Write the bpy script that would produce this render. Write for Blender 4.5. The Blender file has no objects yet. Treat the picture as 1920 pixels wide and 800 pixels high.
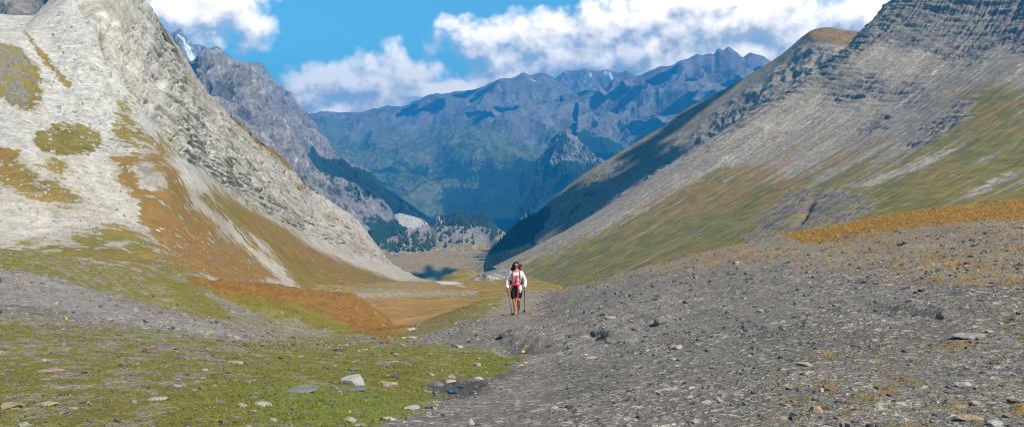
import bpy, bmesh, math, random
import numpy as np
from mathutils import Vector, Matrix
from mathutils.bvhtree import BVHTree

rng = np.random.default_rng(7)
random.seed(7)
scene = bpy.context.scene
COL = scene.collection

# ------------------------------------------------------------------ camera
F = 1600.0                       # focal length in pixels of a 1920 px wide frame
TH = math.atan(130.0 / F)        # camera looks slightly down
CT, ST = math.cos(TH), math.sin(TH)
cam_d = bpy.data.cameras.new("camera")
cam = bpy.data.objects.new("camera", cam_d)
COL.objects.link(cam)
cam_d.sensor_width = 36.0
cam_d.lens = 36.0 * F / 1920.0
cam_d.clip_start = 0.1
cam_d.clip_end = 60000
cam.rotation_euler = (math.pi / 2 - TH, 0, 0)
scene.camera = cam


def W(px, py, d):
    """photo direction + forward distance -> world point"""
    px, py, d = (np.asarray(a, dtype=np.float64) for a in (px, py, d))
    x = (px - 960.0) / F
    t = (400.0 - py) / F
    y = t * ST + CT
    z = t * CT - ST
    return np.stack([x / y * d, d * np.ones_like(x), z / y * d], axis=-1)


def project(P):
    zc = P[..., 1] * CT - P[..., 2] * ST
    yc = P[..., 1] * ST + P[..., 2] * CT
    zc = np.maximum(zc, 1e-3)
    return 960 + F * P[..., 0] / zc, 400 - F * yc / zc


# ------------------------------------------------------------------ sun
SAZ, SEL = math.radians(132), math.radians(48)
SUN = np.array([math.sin(SAZ) * math.cos(SEL), math.cos(SAZ) * math.cos(SEL), math.sin(SEL)])

# ------------------------------------------------------------------ numpy noise
_perm = np.random.default_rng(3).permutation(256).astype(np.int32)
_perm = np.concatenate([_perm, _perm, _perm])
_g = np.random.default_rng(5).normal(size=(256, 3)).astype(np.float32)
_g /= np.linalg.norm(_g, axis=1, keepdims=True)


def noise(P):
    P = np.asarray(P, dtype=np.float64)
    i = np.floor(P).astype(np.int64)
    f = (P - i).astype(np.float32)
    i &= 255
    u = f * f * f * (f * (f * 6 - 15) + 10)
    out = 0
    X, Y, Z = i[:, 0], i[:, 1], i[:, 2]
    for dx in (0, 1):
        wx = u[:, 0] if dx else 1 - u[:, 0]
        a = _perm[(X + dx) & 255]
        for dy in (0, 1):
            wy = u[:, 1] if dy else 1 - u[:, 1]
            b = _perm[a + ((Y + dy) & 255)]
            for dz in (0, 1):
                wz = u[:, 2] if dz else 1 - u[:, 2]
                g = _g[_perm[b + ((Z + dz) & 255)]]
                out = out + wx * wy * wz * (g[:, 0] * (f[:, 0] - dx) + g[:, 1] * (f[:, 1] - dy) + g[:, 2] * (f[:, 2] - dz))
    return out * 1.5


def fbm(P, o=4, gain=0.5):
    s, a, t = 0, 1.0, 0
    for k in range(o):
        s = s + a * noise(P * (2.03 ** k) + 17.3 * k)
        t += a
        a *= gain
    return s / t


def ridged(P, o=4, gain=0.5):
    s, a, t = 0, 1.0, 0
    for k in range(o):
        s = s + a * (1 - np.abs(noise(P * (2.03 ** k) + 11.7 * k)) * 2)
        t += a
        a *= gain
    return s / t


def sstep(a, b, x):
    t = np.clip((x - a) / (b - a), 0, 1)
    return t * t * (3 - 2 * t)


def pchip(x, Y, q):
    x = np.asarray(x, float)
    Y = np.asarray(Y, float)
    q = np.clip(q, x[0], x[-1])
    h = np.diff(x)
    sh = (-1,) + (1,) * (Y.ndim - 1)
    dl = np.diff(Y, axis=0) / h.reshape(sh)
    n = len(x)
    m = np.zeros_like(Y)
    if n == 2:
        m[:] = dl[0]
    else:
        w1 = (2 * h[1:] + h[:-1]).reshape(sh)
        w2 = (h[1:] + 2 * h[:-1]).reshape(sh)
        same = dl[:-1] * dl[1:] > 0
        with np.errstate(divide="ignore", invalid="ignore"):
            mm = (w1 + w2) / (w1 / dl[:-1] + w2 / dl[1:])
        m[1:-1] = np.where(same, mm, 0)
        m[0], m[-1] = dl[0], dl[-1]
    k = np.clip(np.searchsorted(x, q, side="right") - 1, 0, n - 2)
    t = ((q - x[k]) / h[k]).reshape(sh)
    hk = h[k].reshape(sh)
    return ((1 + 2 * t) * (1 - t) ** 2 * Y[k] + t * (1 - t) ** 2 * hk * m[k]
            + t * t * (3 - 2 * t) * Y[k + 1] + t * t * (t - 1) * hk * m[k + 1])


def poly_sd(px, py, poly):
    """signed distance, positive inside"""
    p = np.asarray(poly, float)
    d = np.full(px.shape, 1e18)
    inside = np.zeros(px.shape, bool)
    n = len(p)
    for i in range(n):
        a, b = p[i], p[(i + 1) % n]
        ex, ey = b - a
        wx, wy = px - a[0], py - a[1]
        t = np.clip((wx * ex + wy * ey) / (ex * ex + ey * ey + 1e-9), 0, 1)
        d = np.minimum(d, (wx - ex * t) ** 2 + (wy - ey * t) ** 2)
        c = (a[1] > py) != (b[1] > py)
        with np.errstate(divide="ignore", invalid="ignore"):
            xi = a[0] + (py - a[1]) / (b[1] - a[1]) * ex
        inside ^= c & (px < xi)
    d = np.sqrt(d)
    return np.where(inside, d, -d)


def soft(px, py, poly, w):
    return sstep(-w, w, poly_sd(px, py, poly))


# ------------------------------------------------------------------ mesh helpers
def mesh_np(name, V, Fq, smooth=True, attrs=None):
    me = bpy.data.meshes.new(name)
    V = np.ascontiguousarray(V, dtype=np.float32)
    Fq = np.ascontiguousarray(Fq, dtype=np.int32)
    n, k = Fq.shape
    me.vertices.add(len(V))
    me.vertices.foreach_set("co", V.ravel())
    me.loops.add(n * k)
    me.loops.foreach_set("vertex_index", Fq.ravel())
    me.polygons.add(n)
    me.polygons.foreach_set("loop_start", np.arange(0, n * k, k, dtype=np.int32))
    me.polygons.foreach_set("loop_total", np.full(n, k, dtype=np.int32))
    me.polygons.foreach_set("use_smooth", np.full(n, smooth, dtype=bool))
    for an, a in (attrs or {}).items():
        at = me.attributes.new(an, "FLOAT_COLOR", "POINT")
        at.data.foreach_set("color", np.ascontiguousarray(a, dtype=np.float32).ravel())
    me.update(calc_edges=True)
    return me


def link(name, me, mat=None, parent=None, **props):
    o = bpy.data.objects.new(name, me)
    COL.objects.link(o)
    if mat is not None and me is not None and len(me.materials) == 0:
        me.materials.append(mat)
    if parent is not None:
        o.parent = parent
    for k, v in props.items():
        o[k] = v
    return o


def grid_faces(nu, nv):
    a = np.arange(nu * nv).reshape(nv, nu)
    return np.stack([a[:-1, :-1], a[:-1, 1:], a[1:, 1:], a[1:, :-1]], -1).reshape(-1, 4)


def row_interp(row, nu, byidx=False):
    r = np.array(row, float)
    r = np.column_stack([r[:, 0], r[:, 1], np.log(r[:, 2])])
    s = np.concatenate([[0], np.cumsum(np.hypot(np.diff(r[:, 0]), np.diff(r[:, 1])) + 1e-3)])
    if byidx:
        s = np.arange(len(r), dtype=float)
    return pchip(s / s[-1], r, np.linspace(0, 1, nu))


def loft(rows, nu, nv, back=None, nb=24, byidx=False):
    """rows near -> far of (px,py,d); returns grid world points, photo coords, u, v"""
    R = np.stack([row_interp(r, nu, byidx) for r in rows])           # (k,nu,3)
    gap = [np.mean(np.hypot(R[i + 1, :, 0] - R[i, :, 0], R[i + 1, :, 1] - R[i, :, 1])) + 4 for i in range(len(R) - 1)]
    vk = np.concatenate([[0], np.cumsum(gap)])
    vk /= vk[-1]
    vq = np.linspace(0, 1, nv)
    G = pchip(vk, R, vq)
    P = W(G[..., 0], G[..., 1], np.exp(G[..., 2]))
    V = np.repeat(vq[:, None], nu, 1)
    if back:
        D, H = back
        t = np.linspace(0, 1, nb + 1)[1:, None]
        top = P[-1]
        B = np.stack([np.stack([top[:, 0], top[:, 1] + D * tt, top[:, 2] - H * (tt ** 1.3)], -1) for tt in t[:, 0]])
        P = np.concatenate([P, B])
        V = np.concatenate([V, 1 + np.repeat(t, nu, 1)])
    U = np.repeat(np.linspace(0, 1, nu)[None, :], len(P), 0)
    return P, U, V


def normals(P):
    du = np.gradient(P, axis=1)
    dv = np.gradient(P, axis=0)
    n = np.cross(du, dv)
    n /= np.linalg.norm(n, axis=-1, keepdims=True) + 1e-9
    flip = n[..., 2] < 0
    n[flip] *= -1
    return n


TERR = {}


def add_terrain(name, P, mat, cover, cover2, flow=None, **props):
    nv, nu = P.shape[:2]
    c = np.ones((nv * nu, 4), np.float32)
    for i, a in enumerate(cover):
        c[:, i] = np.clip(np.broadcast_to(a, nv * nu), 0, 1)
    c2 = np.ones((nv * nu, 4), np.float32)
    for i, a in enumerate(cover2):
        c2[:, i] = np.clip(np.broadcast_to(a, nv * nu), 0, 1)
    Fq = grid_faces(nu, nv)
    V = P.reshape(-1, 3)
    # upward facing order
    a, b, d = V[Fq[:, 0]], V[Fq[:, 1]], V[Fq[:, 3]]
    if np.mean(np.cross(b - a, d - a)[:, 2]) < 0:
        Fq = Fq[:, ::-1]
    me = mesh_np(name, V, Fq, True, {"cover": c, "cover2": c2})
    if flow is not None:
        at = me.attributes.new("flow", "FLOAT_VECTOR", "POINT")
        at.data.foreach_set("vector", np.ascontiguousarray(flow, dtype=np.float32).ravel())
    p = dict(kind="structure")
    p.update(props)
    o = link(name, me, mat, **p)
    TERR[name] = (V, Fq)
    return o


_bvh = {}


def bvh(name):
    if name not in _bvh:
        V, Fq = TERR[name]
        _bvh[name] = BVHTree.FromPolygons([tuple(v) for v in V], [tuple(f) for f in Fq])
    return _bvh[name]


def hit(px, py, names):
    d = Vector(W(px, py, 1.0))
    d.normalize()
    best = None
    for n in names:
        h = bvh(n).ray_cast(Vector((0, 0, 0)), d)
        if h[0] is not None and (best is None or h[3] < best[3]):
            best = h
    return best


def drop(x, y, name):
    h = bvh(name).ray_cast(Vector((x, y, 500)), Vector((0, 0, -1)))
    return h


# ------------------------------------------------------------------ materials
def newmat(name):
    m = bpy.data.materials.new(name)
    m.use_nodes = True
    nt = m.node_tree
    b = nt.nodes["Principled BSDF"]
    b.inputs["Roughness"].default_value = 0.9
    b.inputs["Specular IOR Level"].default_value = 0.15
    return m, nt, b


class NT:
    def __init__(self, nt):
        self.nt = nt

    def n(self, t, **kw):
        x = self.nt.nodes.new(t)
        for k, v in kw.items():
            setattr(x, k, v)
        return x

    def set(self, sock, v):
        if isinstance(v, bpy.types.NodeSocket):
            self.nt.links.new(v, sock)
        elif v is not None:
            if isinstance(v, (tuple, list)) and len(v) == 3 and sock.type == "RGBA":
                v = (*v, 1)
            sock.default_value = v

    def math(self, op, a, b=None, c=None, clamp=False):
        x = self.n("ShaderNodeMath", operation=op, use_clamp=clamp)
        for i, v in enumerate((a, b, c)):
            if v is not None:
                self.set(x.inputs[i], v)
        return x.outputs[0]

    def vmath(self, op, a, b=None, out=0):
        x = self.n("ShaderNodeVectorMath", operation=op)
        self.set(x.inputs[0], a)
        if b is not None:
            self.set(x.inputs[1] if op != "SCALE" else x.inputs[3], b)
        return x.outputs[out]

    def mix(self, f, a, b, bt="MIX"):
        x = self.n("ShaderNodeMix", data_type="RGBA", blend_type=bt)
        self.set(x.inputs[0], f)
        self.set(x.inputs[6], a)
        self.set(x.inputs[7], b)
        return x.outputs[2]

    def noise(self, vec, scale, detail=4, rough=0.55, dist=0.0):
        x = self.n("ShaderNodeTexNoise")
        self.set(x.inputs["Vector"], vec)
        x.inputs["Scale"].default_value = scale
        x.inputs["Detail"].default_value = detail
        x.inputs["Roughness"].default_value = rough
        x.inputs["Distortion"].default_value = dist
        return x.outputs[0]

    def voro(self, vec, scale, feat="F1", out=0, rnd=1.0):
        x = self.n("ShaderNodeTexVoronoi", feature=feat)
        self.set(x.inputs["Vector"], vec)
        x.inputs["Scale"].default_value = scale
        x.inputs["Randomness"].default_value = rnd
        return x.outputs[out]

    def step(self, a, b, v):
        x = self.n("ShaderNodeMapRange", interpolation_type="SMOOTHSTEP")
        self.set(x.inputs[0], v)
        x.inputs[1].default_value = a
        x.inputs[2].default_value = b
        return x.outputs[0]

    def pos(self):
        return self.n("ShaderNodeNewGeometry").outputs["Position"]

    def attr(self, name):
        a = self.n("ShaderNodeAttribute", attribute_name=name)
        s = self.n("ShaderNodeSeparateColor")
        self.nt.links.new(a.outputs["Color"], s.inputs[0])
        return s.outputs[0], s.outputs[1], s.outputs[2]

    def scaled(self, vec, s):
        x = self.n("ShaderNodeMapping")
        self.set(x.inputs[0], vec)
        x.inputs["Scale"].default_value = s
        return x.outputs[0]


def terrain_mat(name, rock, rock2, pale, dark, grass, grass2, dry, forest=(0.022, 0.05, 0.03), snow=(0.75, 0.77, 0.8),
                s=0.02, fine=0.3, bump=3.0, brk=0.9, bumpk=0.7, aniso=None, stones=0.0, flow=False, speck=0.45, tonek=1.0):
    """cover = grass, dry, pale ; cover2 = dark, snow, forest.  s / fine are noise frequencies per metre."""
    m, nt, b = newmat(name)
    N = NT(nt)
    p = N.pos()
    pr = N.scaled(p, aniso) if aniso else p
    if flow:
        pr = N.n("ShaderNodeAttribute", attribute_name="flow").outputs["Vector"]
    n1 = N.noise(pr, s, 6, 0.6)
    n2 = N.noise(pr, fine, 6, 0.72)
    n3 = N.noise(p, s * 3.3, 5, 0.6)
    n4 = N.noise(p, fine * 2.7, 4, 0.7)
    g, dr, pa = N.attr("cover")
    dk, sn, fo = N.attr("cover2")

    def broken(mask, k=brk, w=0.12):
        nn = N.math("ADD", N.math("MULTIPLY", n2, 0.55), N.math("MULTIPLY", n3, 0.45))
        v = N.math("ADD", mask, N.math("MULTIPLY", N.math("SUBTRACT", N.step(0.30, 0.70, nn), 0.5), k * 0.95))
        return N.step(0.5 - w, 0.5 + w, v)

    c = N.mix(N.step(0.36, 0.64, n1), rock, rock2)
    c = N.mix(N.math("MULTIPLY", N.step(0.42, 0.62, n4), 0.30), c, N.mix(1.0, c, (0.62, 0.61, 0.60), "MULTIPLY"))
    c = N.mix(broken(pa), c, pale)
    c = N.mix(broken(dk), c, dark)
    sp = N.n("ShaderNodeSeparateColor")
    nt.links.new(N.voro(p, fine * 5.0, "F1", 1), sp.inputs[0])
    spv = N.math("ADD", 1.0 - speck * 0.5, N.math("MULTIPLY", sp.outputs[0], speck))
    hs0 = N.n("ShaderNodeHueSaturation")
    N.set(hs0.inputs["Value"], spv)
    N.set(hs0.inputs["Color"], c)
    c = hs0.outputs[0]
    gc = N.mix(N.step(0.38, 0.62, n3), grass, grass2)
    gc = N.mix(broken(dr, 0.7, 0.3), gc, dry)
    gc = N.mix(N.math("MULTIPLY", N.step(0.4, 0.65, n4), 0.4), gc, N.mix(1.0, gc, (0.6, 0.62, 0.55), "MULTIPLY"))
    if stones:
        vs = N.voro(p, fine * 0.9)
        st = N.math("MULTIPLY", N.step(0.19, 0.13, vs), N.step(1.0 - stones, 1.02 - stones, N.noise(p, s * 2.2, 3, 0.6)))
        gc = N.mix(st, gc, pale)
    c = N.mix(broken(g), c, gc)
    c = N.mix(broken(fo, 0.8, 0.08), c, forest)
    c = N.mix(broken(sn, 0.5, 0.05), c, snow)
    def amp(n_, lo, hi):
        return N.math("ADD", 1 - (1 - lo) * tonek, N.math("MULTIPLY", N.step(0.3, 0.7, n_), (hi - lo) * tonek))
    tone = N.math("MULTIPLY", N.math("MULTIPLY", amp(n2, 0.72, 1.22), amp(n4, 0.84, 1.16)), amp(n3, 0.86, 1.14))
    hs = N.n("ShaderNodeHueSaturation")
    N.set(hs.inputs["Value"], tone)
    N.set(hs.inputs["Color"], c)
    nt.links.new(hs.outputs[0], b.inputs["Base Color"])
    bp = N.n("ShaderNodeBump")
    bp.inputs["Strength"].default_value = bumpk
    bp.inputs["Distance"].default_value = bump
    hh = N.math("ADD", N.math("MULTIPLY", n2, 0.7), N.math("MULTIPLY", n4, 0.3))
    N.set(bp.inputs["Height"], hh)
    nt.links.new(bp.outputs[0], b.inputs["Normal"])
    return m


def flatmat(name, col, rough=0.8, var=0.25, scale=8.0, bump=0.0, metal=0.0, spec=0.3):
    m, nt, b = newmat(name)
    N = NT(nt)
    tc = N.n("ShaderNodeTexCoord").outputs["Object"]
    n = N.noise(tc, scale, 5, 0.6)
    k = 1 - var
    c = N.mix(N.step(0.35, 0.65, n), tuple(x * k for x in col), col)
    nt.links.new(c, b.inputs["Base Color"])
    b.inputs["Roughness"].default_value = rough
    b.inputs["Metallic"].default_value = metal
    b.inputs["Specular IOR Level"].default_value = spec
    if bump:
        bp = N.n("ShaderNodeBump")
        bp.inputs["Distance"].default_value = bump
        N.set(bp.inputs["Height"], N.noise(tc, scale * 3, 5, 0.65))
        nt.links.new(bp.outputs[0], b.inputs["Normal"])
    return m


# colours of the place
GR, GR2 = (0.155, 0.135, 0.032), (0.215, 0.165, 0.048)
DRY, RUST = (0.235, 0.135, 0.045), (0.19, 0.080, 0.022)

M_lime = terrain_mat("limestone", (0.35, 0.312, 0.265), (0.46, 0.425, 0.38), (0.425, 0.405, 0.38), (0.20, 0.185, 0.16), GR, GR2, DRY,
                     s=0.03, fine=0.22, bump=1.3, bumpk=0.7, stones=0.34, flow=True, speck=0.34, tonek=0.8)
RCOL = ((0.262, 0.222, 0.172), (0.335, 0.288, 0.228), (0.39, 0.34, 0.272), (0.170, 0.148, 0.124), (0.165, 0.155, 0.034), (0.225, 0.185, 0.050), (0.26, 0.155, 0.05))
M_right = terrain_mat("schist_slope", *RCOL, s=0.009, fine=0.066, bump=2.4, bumpk=0.45, flow=True, tonek=0.7, speck=0.62)
M_hill = terrain_mat("schist_hill", *RCOL, s=0.008, fine=0.05, bump=4.0, bumpk=0.6)
M_grey = terrain_mat("grey_cliff", (0.19, 0.178, 0.175), (0.30, 0.275, 0.26), (0.40, 0.38, 0.36), (0.10, 0.10, 0.11), (0.06, 0.07, 0.03), (0.09, 0.08, 0.03), DRY,
                     s=0.006, fine=0.03, bump=14.0, aniso=(1.6, 1.6, 0.5))
M_far = terrain_mat("far_rock", (0.165, 0.155, 0.15), (0.27, 0.25, 0.235), (0.420, 0.410, 0.413), (0.056, 0.061, 0.070), (0.085, 0.135, 0.045), (0.17, 0.205, 0.075), (0.196, 0.144, 0.105),
                    s=0.003, fine=0.014, bump=30.0)
M_moraine = terrain_mat("moraine_debris", (0.23, 0.21, 0.18), (0.30, 0.27, 0.23), (0.46, 0.43, 0.40), (0.12, 0.11, 0.10), (0.17, 0.155, 0.05), (0.23, 0.19, 0.07), (0.36, 0.26, 0.12),
                        s=0.012, fine=0.06, bump=6.0)
M_basin = terrain_mat("meadow", (0.30, 0.28, 0.24), (0.36, 0.33, 0.29), (0.52, 0.50, 0.46), (0.14, 0.13, 0.11), (0.21, 0.18, 0.05), (0.30, 0.225, 0.07), (0.33, 0.20, 0.075),
                      s=0.03, fine=0.25, bump=0.8, stones=0.45)

# ================================================================== TERRAIN
# ---- foreground ground -------------------------------------------------
PXC = [-700, 0, 250, 450, 650, 760, 830, 900, 1000, 1100, 1300, 1500, 1920, 2700]
DR = [1.5, 3, 5, 8, 12, 16, 20, 27, 35, 45, 60, 78, 100]
PYT = np.array([
    # d: 1.5  3    5    8    12   16   20   27   35   45   60   78  100
    [1900, 1075, 806, 685, 595, 550, 505, 462, 440, 445, 470, 500, 540],   # -700
    [1900, 1075, 802, 680, 600, 558, 518, 480, 467, 474, 500, 540, 580],   # 0
    [1900, 1075, 801, 688, 624, 594, 574, 540, 508, 508, 530, 560, 600],   # 250
    [1900, 1075, 800, 700, 649, 630, 618, 594, 568, 546, 531, 545, 590],   # 450
    [1900, 1075, 800, 714, 668, 650, 643, 637, 631, 615, 570, 552, 600],   # 650
    [1900, 1075, 800, 720, 672, 652, 641, 625, 614, 622, 632, 625, 650],   # 760
    [1900, 1075, 800, 724, 675, 652, 634, 608, 589, 595, 640, 680, 700],   # 830
    [1900, 1075, 800, 726, 676, 650, 624, 591, 567, 569, 610, 680, 720],   # 900
    [1900, 1073, 798, 722, 668, 632, 610, 584, 558, 547, 575, 640, 700],   # 1000
    [1900, 1070, 790, 706, 645, 606, 578, 551, 532, 545, 590, 650, 700],   # 1100
    [1900, 1065, 778, 675, 606, 562, 531, 500, 480, 486, 530, 590, 650],   # 1300
    [1880, 1055, 768, 648, 574, 530, 500, 464, 437, 442, 480, 540, 600],   # 1500
    [1850, 1030, 750, 602, 522, 474, 441, 402, 378, 378, 410, 470, 540],   # 1920
    [1800, 980, 690, 540, 470, 425, 400, 365, 345, 345, 380, 440, 500],    # 2700
], float)
nu, nv = 860, 700
ld = np.linspace(math.log(1.5), math.log(100), nv)
A = pchip(np.log(DR), PYT.T, ld)             # (nv, ncol)
pxq = np.linspace(-700, 2700, nu)
PYg = pchip(np.array(PXC, float), A.T, pxq).T   # (nv,nu)
PXg = np.repeat(pxq[None], nv, 0)
Dg = np.repeat(np.exp(ld)[:, None], nu, 1)
Pg = W(PXg, PYg, Dg)
px, py = PXg.ravel(), PYg.ravel()
X = Pg.reshape(-1, 3)
dist = Dg.ravel()
X2 = X.copy()
X2[:, 2] = 0
nA = fbm(X2 * 0.35, 4)
nB = fbm(X2 * 2.2 + 31, 4)
nC = ridged(X2 * np.array([1.3, 1.8, 1]) + 7, 4)
nD = fbm(X2 * 9.0 + 3, 3)
wx = px + 14 * nA + 10 * nB
wy = py + 8 * nB + 5 * nA
turf = soft(wx, wy, [(-700, 900), (-700, 594), (0, 590), (250, 612), (430, 634), (640, 636), (840, 647), (960, 662), (990, 668), (955, 692), (850, 737), (690, 806), (640, 900)], 12)
shale = soft(wx, wy, [(-700, 500), (0, 512), (60, 520), (150, 540), (250, 574), (330, 598), (430, 620), (500, 630), (420, 636), (300, 620), (150, 594), (0, 572), (-700, 560)], 6)
bank = soft(wx, wy, [(-700, 455), (0, 462), (150, 482), (300, 512), (360, 532), (420, 580), (430, 602), (380, 602), (250, 566), (120, 528), (0, 508), (-700, 490)], 8)
greymix = soft(wx, wy, [(300, 520), (380, 535), (440, 570), (540, 604), (640, 628), (720, 640), (640, 644), (450, 632), (400, 600)], 8)
red = soft(wx, wy, [(340, 520), (450, 520), (560, 525), (640, 530), (690, 560), (770, 600), (770, 618), (715, 634), (640, 626), (540, 602), (440, 568), (380, 540)], 7)
olive = soft(wx, wy, [(400, 552), (520, 568), (600, 585), (680, 622), (640, 630), (540, 604), (440, 572)], 14)
rbank = soft(wx, wy, [(715, 636), (760, 610), (810, 590), (880, 560), (935, 548), (950, 570), (905, 590), (850, 612), (800, 632), (745, 644)], 8)
crest = soft(wx, wy, [(1440, 430), (1560, 420), (1700, 392), (1920, 370), (2700, 330), (2700, 380), (1920, 408), (1750, 425), (1620, 442), (1500, 452)], 9)
golden = soft(wx, wy, [(1010, 545), (1100, 525), (1300, 470), (1500, 430), (1920, 370), (2700, 330), (2700, 470), (1920, 545), (1650, 520), (1450, 500), (1200, 520), (1050, 560)], 18)
lowr = soft(wx, wy, [(1250, 900), (1350, 760), (1520, 660), (1750, 600), (1920, 540), (2700, 470), (2700, 900)], 40)
path = soft(wx, wy, [(935, 540), (1030, 540), (1010, 575), (985, 592), (930, 596), (905, 590)], 8)
trail = soft(wx, wy, [(720, 860), (1040, 860), (1060, 745), (1040, 690), (1010, 640), (1005, 600), (975, 585), (945, 600), (925, 625), (960, 650), (1000, 690), (950, 720), (860, 755)], 14)
lush = np.clip(soft(wx, wy, [(560, 665), (760, 650), (960, 662), (985, 670), (950, 690), (840, 735), (690, 800), (560, 815), (300, 830), (300, 760)], 40) * 0.9
               + 0.8 * soft(wx, wy, [(900, 655), (975, 662), (985, 672), (950, 690), (880, 690)], 8), 0, 1)
wet = soft(wx, wy, [(800, 722), (850, 712), (905, 716), (930, 700), (960, 692), (900, 726), (850, 742), (810, 742)], 6)
grass = turf * (0.52 + 0.28 * lush + 0.07 * sstep(640, 800, py)) + bank * 0.62 + greymix * 0.36 + red * 1.0 + rbank * 0.66 + golden * 0.33 + crest * 0.65 + lowr * 0.22
grass = grass * (1 - shale) * (1 - 0.9 * wet)
dry = red * (0.86 - 0.7 * olive + 0.35 * nB) + crest * 0.95 + golden * 0.62 + bank * 0.12 + rbank * 0.35 + lowr * 0.3
# ragged banks left of the hiker and ledges in the shale
led = soft(wx, wy, [(940, 640), (1060, 600), (1250, 545), (1330, 560), (1180, 650), (1050, 690), (985, 670)], 20)
z = 0.10 * nA * sstep(3, 14, dist) + 0.035 * nB + 0.010 * nD
z += (0.10 * (nC - 0.45)) * led + 0.10 * (nC - 0.4) * shale
z += 0.5 * nA * red + 0.22 * nB * red + 0.22 * (ridged(X2 * 0.45 + 3, 4, 0.6) - 0.5) * red
z += 0.10 * nB * bank
gr_only = (1 - turf) * (1 - red) * (1 - bank)
tq = fbm(X2 * np.array([0.22, 0.75, 1]) + 12, 4, 0.55) + 0.05 * nD
for lv in (-0.22, -0.06, 0.10, 0.26):
    z += 0.024 * sstep(lv - 0.012, lv + 0.012, tq) * gr_only * sstep(-0.15, 0.25, nA)
sl = soft(wx, wy, [(1545, 580), (1640, 578), (1760, 588), (1770, 600), (1650, 596), (1550, 590)], 4)
z -= 0.09 * sl
# little ragged hollow at the head of the trickle
z -= 0.30 * np.exp(-(((px - 968) / 30) ** 2 + ((py - 657) / 7) ** 2))
z += 0.13 * np.exp(-(((px - 985) / 60) ** 2 + ((py - 638) / 9) ** 2)) * (0.6 + nC)
z -= 0.10 * np.exp(-(((px - 868) / 50) ** 2 + ((py - 727) / 9) ** 2))
z -= 0.22 * np.exp(-(((px - 1120) / 14) ** 2 + ((py - 628) / 4) ** 2))
Pg.reshape(-1, 3)[:, 2] += z


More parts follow.
